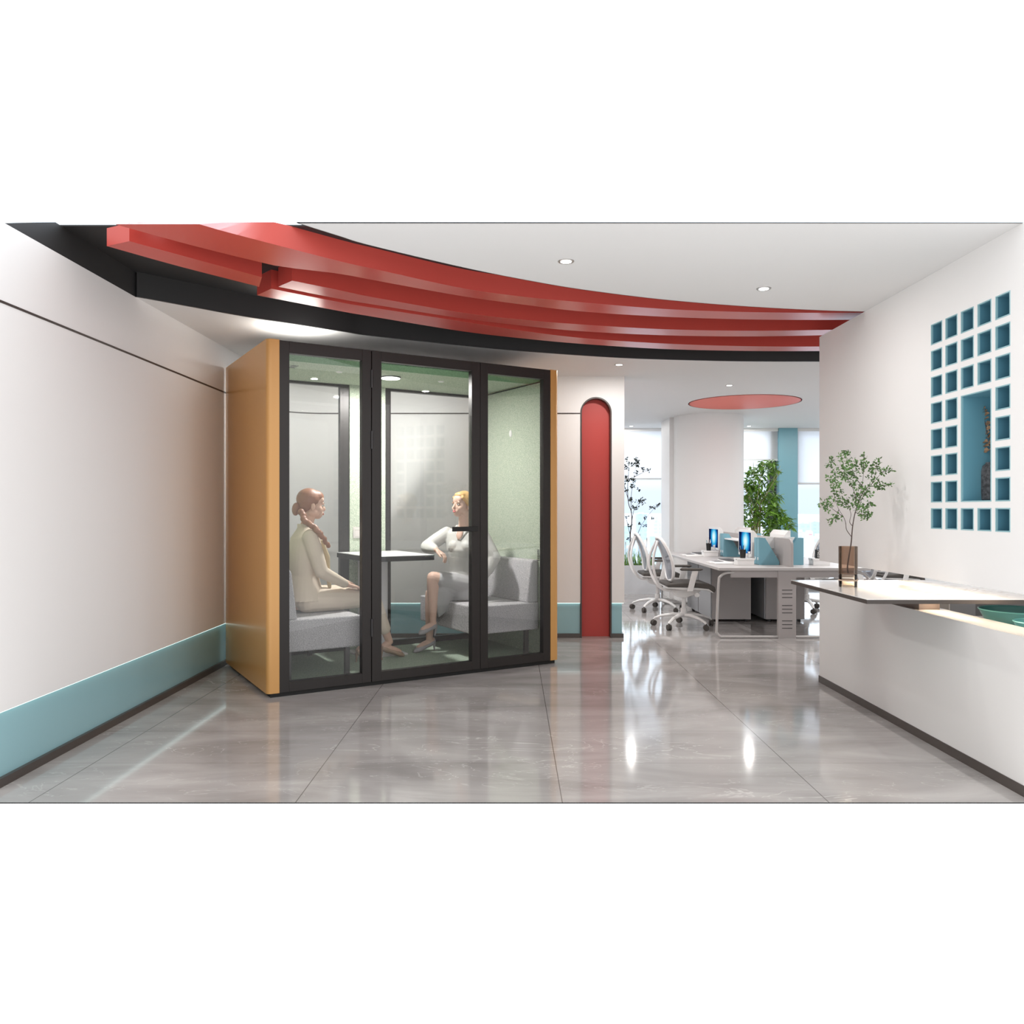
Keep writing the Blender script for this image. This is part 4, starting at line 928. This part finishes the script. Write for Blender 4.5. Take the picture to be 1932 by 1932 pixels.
paths = [[(570, 1370), (562, 1310), (575, 1210), (600, 1060), (610, 950), (620, 850), (645, 720), (680, 620), (730, 500), (790, 440), (860, 380), (930, 280)],
         [(600, 975), (552, 905), (542, 830), (520, 770), (470, 690), (435, 600), (420, 500), (400, 380)], [(610, 860), (585, 820), (600, 740), (570, 650), (555, 560)],
         [(520, 770), (450, 720), (370, 660), (290, 630)], [(650, 700), (690, 560), (720, 420), (735, 280), (740, 120)], [(650, 640), (640, 520), (600, 420), (540, 330), (520, 230), (500, 110)],
         [(720, 440), (660, 360), (610, 250)], [(700, 600), (760, 500), (830, 400), (880, 200)], [(790, 440), (900, 440), (1000, 430)], [(930, 290), (1010, 265)], [(470, 690), (440, 760), (380, 820)], [(645, 720), (720, 740), (800, 740)], [(540, 330), (450, 300), (370, 220)]]
b = MB(); ends = []
for k, pth in enumerate(paths):
    off = random.uniform(-.10, .10) if k else 0
    base = .0 if k in (0,) else None
    P = []
    for j, (u, v) in enumerate(pth): P.append(vp(u, v, VY+(off*(j/(len(pth)-1)) if k else .05*max(0, j-6)/5))-vc)
    r0 = .0048 if k == 0 else .0022
    q = crom(P, 4); b.tube(q, [max(.0009, r0*(1-.85*i/len(q))) for i in range(len(q))], 7); ends += q[len(q)//3:]
b.build('branches', BARK, tr, smooth=True)
cl = [(500,110,50),(560,85,30),(520,230,80),(610,200,60),(560,300,85),(450,300,60),(690,200,50),(760,220,50),(740,120,30),(880,190,50),(930,280,40),(1010,265,35),(830,250,50),(820,330,60),(860,420,60),(930,430,50),(1010,430,30),(430,420,65),(370,370,40),(450,530,75),(500,610,60),(290,630,45),(360,610,50),(350,670,45),(560,640,50),(700,640,85),(720,700,60),(800,640,40),(740,780,40),(800,740,35),(380,820,40),(450,770,50),(660,310,55),(620,400,45),(700,470,65),(780,500,60),(650,560,55),(370,220,35),(400,160,35),(560,330,60)]
b = MB()
for (u, v, r) in cl:
    dy = random.uniform(-.10, .10)
    for k in range(int(r*.62)):
        o_ = rv(); p = vp(u+o_.x*r*1.15, v+o_.z*r*1.1, VY+dy+o_.y*.04)-vc
        leafmesh(b, p, rv()+Vector((0, 0, .2)), rv(), random.uniform(.014, .023), random.uniform(.008, .013))
b.build('foliage', LEAF1, tr)

# vase and dried branch in the tall niche
vc2 = Vector((2.448, 4.045, big[2]+.0065))
e = thing('dark_vase', 'dark grey stone vase in the tall teal niche', 'vase', vc2)
MB().lathe([(.032, 0), (.040, .006), (.042, .04), (.042, .15), (.036, .178), (.024, .188), (.022, .196), (.018, .196), (.018, .17)], seg=28).build('vase_body', mat('grey_stone', (.075, .075, .08), .8, var=.5, vscale=60), e, smooth=True)
e = thing('dried_branch', 'dried brown round-leaved stem in the dark niche vase', 'branch', vc2)
st = crom([Vector((0, 0, .02)), Vector((0, 0, .20)), Vector((-.006, .0, .30)), Vector((-.012, .02, .38)), Vector((-.02, .04, .475))], 5)
MB().tube(st, .0018, 6).tube([Vector((0, 0, .05)), Vector((.01, -.03, .24))], .0018, 6).build('stem', BARK, e)
b = MB(); random.seed(3)
for i, t in enumerate((.26, .28, .30, .325, .345, .37, .395, .42, .445, .46, .475)):
    p = st[min(len(st)-1, int(len(st)*(t/.50)))]; 
    for s_ in (-1, 1):
        d = Vector((random.uniform(-.5, .5), s_, random.uniform(-.1, .4))); sz = .034-.035*max(0, t-.26)
        leafmesh(b, Vector((p.x, p.y, t)), d, Vector((-1, 0, .5))+rv()*.5, sz*1.15, sz*.9)
b.build('leaves', mat('dried_leaf', (.27, .16, .09), .6, var=.4, vscale=30), e)

# dark tree and grasses in the planter
pl = thing('planter', 'long white marble planter below the left office window', 'planter', (1.15, 12.12, 0))
b = MB(); b.box(0, 1.12, 0, .03, 0, .44); b.box(0, 1.12, .45, .48, 0, .44); b.box(0, .03, .03, .45, 0, .44); b.box(1.09, 1.12, .03, .45, 0, .44); b.build('planter_body', PLANTM, pl)
MB().box(.03, 1.09, .03, .45, .05, .40).build('soil', mat('soil', (.05, .04, .03), .95), pl)
def wp(x, y, Yd): return Vector(((x-CX)/F*Yd, Yd, EYE+(HY-y)*Yd/F))
ty = 12.36; tb0 = wp(1191, 1066, ty); tb0.z = .40
tr = thing('potted_tree', 'thin dark-leaved tree growing from the marble planter', 'tree', tb0)
b = MB()
TP = [[(1191, 1070), (1190, 1040), (1189, 1010), (1192, 985), (1191, 965), (1186, 950), (1184, 920), (1186, 890), (1182, 868)], [(1191, 1040), (1205, 1003), (1214, 985), (1229, 965), (1245, 948)], [(1189, 1010), (1182, 980), (1180, 972)], [(1191, 965), (1191, 935), (1196, 900), (1202, 872)], [(1186, 945), (1178, 915), (1175, 880)], [(1192, 985), (1197, 960), (1212, 945)], [(1196, 900), (1210, 893), (1224, 886)]]
for k, pth in enumerate(TP):
    off = random.uniform(-.25, .25) if k else 0
    q = crom([wp(x, y, ty+off*j/len(pth))-tb0 for j, (x, y) in enumerate(pth)], 4); b.tube(q, [max(.002, (.012 if k == 0 else .005)*(1-.85*i/len(q))) for i in range(len(q))], 6)
b.build('trunk', BARK, tr, smooth=True)
b = MB()
for (x, y, r, nn) in [(1201,868,5,30),(1203,876,5,30),(1187,875,5,16),(1182,866,3,10),(1194,877,4,14),(1213,885,5,16),(1222,887,5,14),(1184,882,5,16),(1184,905,6,24),(1194,905,5,26),(1193,918,5,36),(1180,900,4,12),(1205,924,3,12),(1183,925,4,10),(1190,943,5,30),(1204,946,5,24),(1212,946,6,34),(1194,957,4,14),(1201,958,4,14),(1228,958,3,10),(1235,958,3,10),(1242,953,4,14),(1217,976,2,7),(1231,980,3,9),(1206,988,3,8),(1218,993,3,9),(1190,993,4,14),(1182,976,3,9),(1184,1017,3,8),(1200,890,4,12),(1175,880,8,20),(1174,915,8,20)]:
    for k in range(nn):
        o_ = rv(); p = wp(x+o_.x*r, y+o_.z*r, ty+o_.y*.15)-tb0; leafmesh(b, p, rv(), rv(), random.uniform(.026, .042), random.uniform(.018, .026))
b.build('foliage', LEAF3, tr)
b = MB()
for k in range(260):
    p = Vector((random.uniform(.45, 1.05), random.uniform(.08, .40), .39)); a = random.uniform(0, 2*PI); h = random.uniform(.12, .30); o_ = Vector((math.cos(a), math.sin(a), 0))*h*random.uniform(.2, .7)
    s = Vector((-math.sin(a), math.cos(a), 0))*.005
    b.poly([p-s, p+s, p+o_*.4+Vector((0, 0, h*.7))+s*.7, p+o_*.4+Vector((0, 0, h*.7))-s*.7, p+o_+Vector((0, 0, h))], [(0, 1, 2, 3), (3, 2, 4)])
gr = b.build('ornamental_grass', mat('grass_green', (.22, .40, .10), .6, var=.4, vscale=8)); gr.location = (1.15, 12.12, 0)
tag(gr, 'bright green grass tufts growing in the marble planter', 'grass', kind='stuff')
b = MB()
for (x, h) in ((.62, .38), (.70, .45), (.80, .50), (.86, .40), (.93, .44)):
    a = Vector((x, .2, .39)); t = a+Vector((random.uniform(-.05, .05), 0, h)); b.tube([a, a.lerp(t, .6), t], .003, 5); b.ell(t, (.006, .006, .03), seg=8, rn=6)
o_ = b.build('seed_stalks', mat('seedhead', (.30, .20, .14), .8), gr)

# big leafy plant
pb = Vector((3.80, 12.35, 0)); random.seed(11)
bp_ = thing('potted_plant', 'large bright green leafy plant behind the desk screens', 'potted plant', pb)
MB().lathe([(.15, 0), (.19, .40), (.17, .40), (.165, .35)], seg=28).build('pot', WHITEP, bp_, smooth=True)
b = MB(); bl_ = MB()
tips = []
for k in range(16):
    x0 = random.uniform(-.06, .10); y0 = random.uniform(-.08, .08); px = random.uniform(1398, 1478); 
    py = {0: 880, 1: 905, 2: 930, 3: 955}[k % 4]+random.uniform(-10, 10)
    tp = wp(px, py, 12.35+random.uniform(-.3, .2))-pb
    P = crom([Vector((x0, y0, .35)), Vector((x0*1.2, y0, .9)), Vector((x0*1.4, y0*1.2, 1.15)).lerp(tp, .35), tp], 5); b.tube(P, [.012*(1-.75*i/len(P)) for i in range(len(P))], 6); tips.append(P)
b.build('stems', CANE, bp_, smooth=True)
CL = [(1450,880,14),(1440,875,8),(1420,888,12),(1462,890,8),(1410,910,16),(1430,905,16),(1455,910,12),(1410,930,18),(1430,930,20),(1450,935,14),(1412,950,18),(1432,955,20),(1452,950,14),(1465,938,8),(1410,972,18),(1430,975,18),(1450,972,16),(1466,965,12),(1475,975,12),(1420,988,12),(1455,985,12),(1482,978,10),(1490,990,6),(1486,998,6),(1462,992,10),(1449,1000,6),(1446,1010,4),(1460,872,6)]
for (x, y, r) in CL:
    for k in range(int(r*4.2)):
        o_ = rv(); p = wp(x+o_.x*r, y+o_.z*r, 12.35+o_.y*.28)-pb; d = Vector((random.uniform(-1, 1), random.uniform(-1, 1), random.uniform(-1.0, .25))); leafmesh(bl_, p, d, Vector((0, 0, 1))+rv()*.8, random.uniform(.08, .15), random.uniform(.028, .045))
bl_.build('foliage', LEAF2, bp_)

# ================================================================== BEHIND THE COUNTER
MB_ = MB(); cb = thing('low_cabinet', 'grey low cabinet behind the reception counter, seen through the gap', 'cabinet', (2.90, 5.25, 0))
MB().box(0, 1.6, 0, .45, 0, .74).build('body', mat('cab_grey', (.25, .245, .245), .5), cb, bevel=.003)
MB().box(.0, .17, -.012, -.001, .03, .72).build('door', mat('cab_light', (.52, .52, .54), .5), cb); MB().box(.54, .60, -.012, -.001, .03, .72).build('pilaster', WHITEP, cb); MB().box(.70, 1.3, -.012, -.001, .03, .72).build('drawer_front', BLK, cb)
dk = thing('inner_desk', 'white inner worktop behind the reception counter front', 'desk', (2.56, 3.62, 0))
MB().box(0, .75, 0, 1.35, .60, .63).build('worktop', WHITEP, dk); MB().box(.03, .72, .02, .05, 0, .60).build('end_panel', WHITEP, dk); MB().box(.03, .72, 1.30, 1.33, 0, .60).build('end_panel', WHITEP, dk)
TG = glass('teal_glass', (.72, .95, .94), 1.6)
n_ = TG.node_tree; o_ = [x for x in n_.nodes if x.type == 'OUTPUT_MATERIAL'][0]; old = o_.inputs[0].links[0].from_socket; m2_ = n_.nodes.new('ShaderNodeMixShader'); d2_ = n_.nodes.new('ShaderNodeBsdfDiffuse'); d2_.inputs[0].default_value = (.30, .72, .70, 1); m2_.inputs[0].default_value = .35
n_.links.new(old, m2_.inputs[1]); n_.links.new(d2_.outputs[0], m2_.inputs[2]); n_.links.new(m2_.outputs[0], o_.inputs[0])
def bowl(x, y, r, h, lab):
    o = MB().lathe([(r*.55, 0), (r*.80, h*.35), (r, h), (r-.006, h), (r*.78, h*.40), (r*.50, .012), (.001, .012)], seg=44).build('glass_bowl', TG, smooth=True); o.location = (x, y, .6305); tag(o, lab, 'bowl', 'teal glass bowls')
    rim = MB(); rim.tube([(r*math.cos(2*PI*k/44), r*math.sin(2*PI*k/44), h) for k in range(44)], .0035, 8, closed=True); rim.build('rim', mat('teal_rim', (.25, .62, .58), .15), o, smooth=True)
bowl(2.79, 4.37, .185, .115, 'larger teal glass bowl behind the reception counter ledge'); bowl(2.70, 4.03, .125, .095, 'smaller teal glass bowl in front of the larger one by the ledge')

# ================================================================== CITY OUTSIDE
gd = MB().box(-250, 450, 60, 1400, -6.5, -6).build('city_ground', mat('hazy_ground', (.72, .78, .85), .9)); struct(gd, 'hazy pale city ground beyond the windows', 'ground')  # distance haze is put into the pale ground colour
def facade(name, c1, c2):
    if name in MATS: return MATS[name]
    m = bpy.data.materials.new(name); m.use_nodes = True; n = m.node_tree; L = n.links.new; bs = n.nodes['Principled BSDF']
    t = n.nodes.new('ShaderNodeTexCoord'); sp = n.nodes.new('ShaderNodeSeparateXYZ'); L(t.outputs['Object'], sp.inputs[0]); last = None
    for ax, per, fr in (('Z', .55, .45), ('X', .8, .4)):
        a = n.nodes.new('ShaderNodeMath'); a.operation = 'ADD'; a.inputs[1].default_value = 100; L(sp.outputs[ax], a.inputs[0])
        q = n.nodes.new('ShaderNodeMath'); q.operation = 'MODULO'; q.inputs[1].default_value = per; L(a.outputs[0], q.inputs[0])
        k = n.nodes.new('ShaderNodeMath'); k.operation = 'GREATER_THAN'; k.inputs[1].default_value = per*fr; L(q.outputs[0], k.inputs[0])
        if last: mm = n.nodes.new('ShaderNodeMath'); mm.operation = 'MULTIPLY'; L(last.outputs[0], mm.inputs[0]); L(k.outputs[0], mm.inputs[1]); last = mm
        else: last = k
    mx = n.nodes.new('ShaderNodeMix'); mx.data_type = 'RGBA'; L(last.outputs[0], mx.inputs[0]); mx.inputs[6].default_value = (*c1, 1); mx.inputs[7].default_value = (*c2, 1)
    L(mx.outputs[2], bs.inputs['Base Color']); bs.inputs['Roughness'].default_value = .9; bs.inputs['Specular IOR Level'].default_value = 0; MATS[name] = m; return m
HZ = [facade('hazy_blue', (.60, .72, .84), (.54, .67, .80)), facade('hazy_pale', (.74, .78, .84), (.67, .73, .80)), facade('hazy_white', (.86, .86, .88), (.78, .80, .84)), facade('hazy_aqua', (.62, .77, .85), (.56, .73, .82))]  # facade colours paled and blued to carry the distance haze
BL = [(1201, 1221, 970, 110, 0, 'tall hazy blue tower block left of centre in the left window'), (1178, 1190, 992, 100, 3, 'aqua hazy block at the left edge of the left window'), (1222, 1232, 1001, 95, 2, 'pale slab between the blue tower and the spired tower'),
      (1233, 1247, 985, 120, 1, 'pale tower with a pointed top in the left window'), (1190, 1203, 1018, 85, 1, 'low pale block left of the blue tower'), (1213, 1226, 1024, 75, 2, 'low white block right of the blue tower'), (1226, 1248, 1012, 80, 3, 'low wide aqua block under the spired tower'), (1178, 1200, 1035, 70, 0, 'nearest low blue block in the left window'),
      (1424, 1432, 985, 90, 0, 'slim blue tower beside the leafy plant'), (1430, 1444, 992, 80, 2, 'white block with stepped top behind the leafy plant'), (1402, 1424, 1000, 100, 1, 'pale block behind the plant stems'), (1440, 1456, 978, 110, 3, 'aqua tower block behind the plant, right part'),
      (1508, 1528, 988, 110, 3, 'aqua office block in the right window'), (1531, 1550, 985, 120, 0, 'blue block beside the right wall edge'), (1505, 1520, 1004, 85, 1, 'low pale block by the dark window mullion'), (1536, 1556, 1012, 75, 1, 'low pale block behind the chair back')]
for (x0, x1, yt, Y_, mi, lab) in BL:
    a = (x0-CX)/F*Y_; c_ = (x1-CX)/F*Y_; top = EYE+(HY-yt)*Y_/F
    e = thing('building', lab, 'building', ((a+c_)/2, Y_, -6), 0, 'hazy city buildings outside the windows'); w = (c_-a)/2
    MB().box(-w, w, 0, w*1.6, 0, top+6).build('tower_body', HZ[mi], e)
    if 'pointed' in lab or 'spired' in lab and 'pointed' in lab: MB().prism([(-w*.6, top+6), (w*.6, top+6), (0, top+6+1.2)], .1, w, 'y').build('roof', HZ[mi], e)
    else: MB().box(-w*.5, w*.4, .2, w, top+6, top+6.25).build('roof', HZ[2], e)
e = thing('building', 'white building with a rounded gable and a pink sign in the right window', 'building', ((1529-CX)/F*70, 70, -6))
P = [(-.24, 0), (.24, 0), (.24, 5.2)]+[(.24*math.cos(a), 5.2+.24*math.sin(a)) for a in [PI*k/10 for k in range(1, 10)]]+[(-.24, 5.2)]
MB().prism(P, 0, .6, 'y').build('tower_body', mat('facade_gable', (.85, .85, .86), .9), e); MB().box(-.13, .13, -.02, 0, 5.02, 5.12).build('sign', mat('pink_sign', (.75, .45, .48), .8), e)
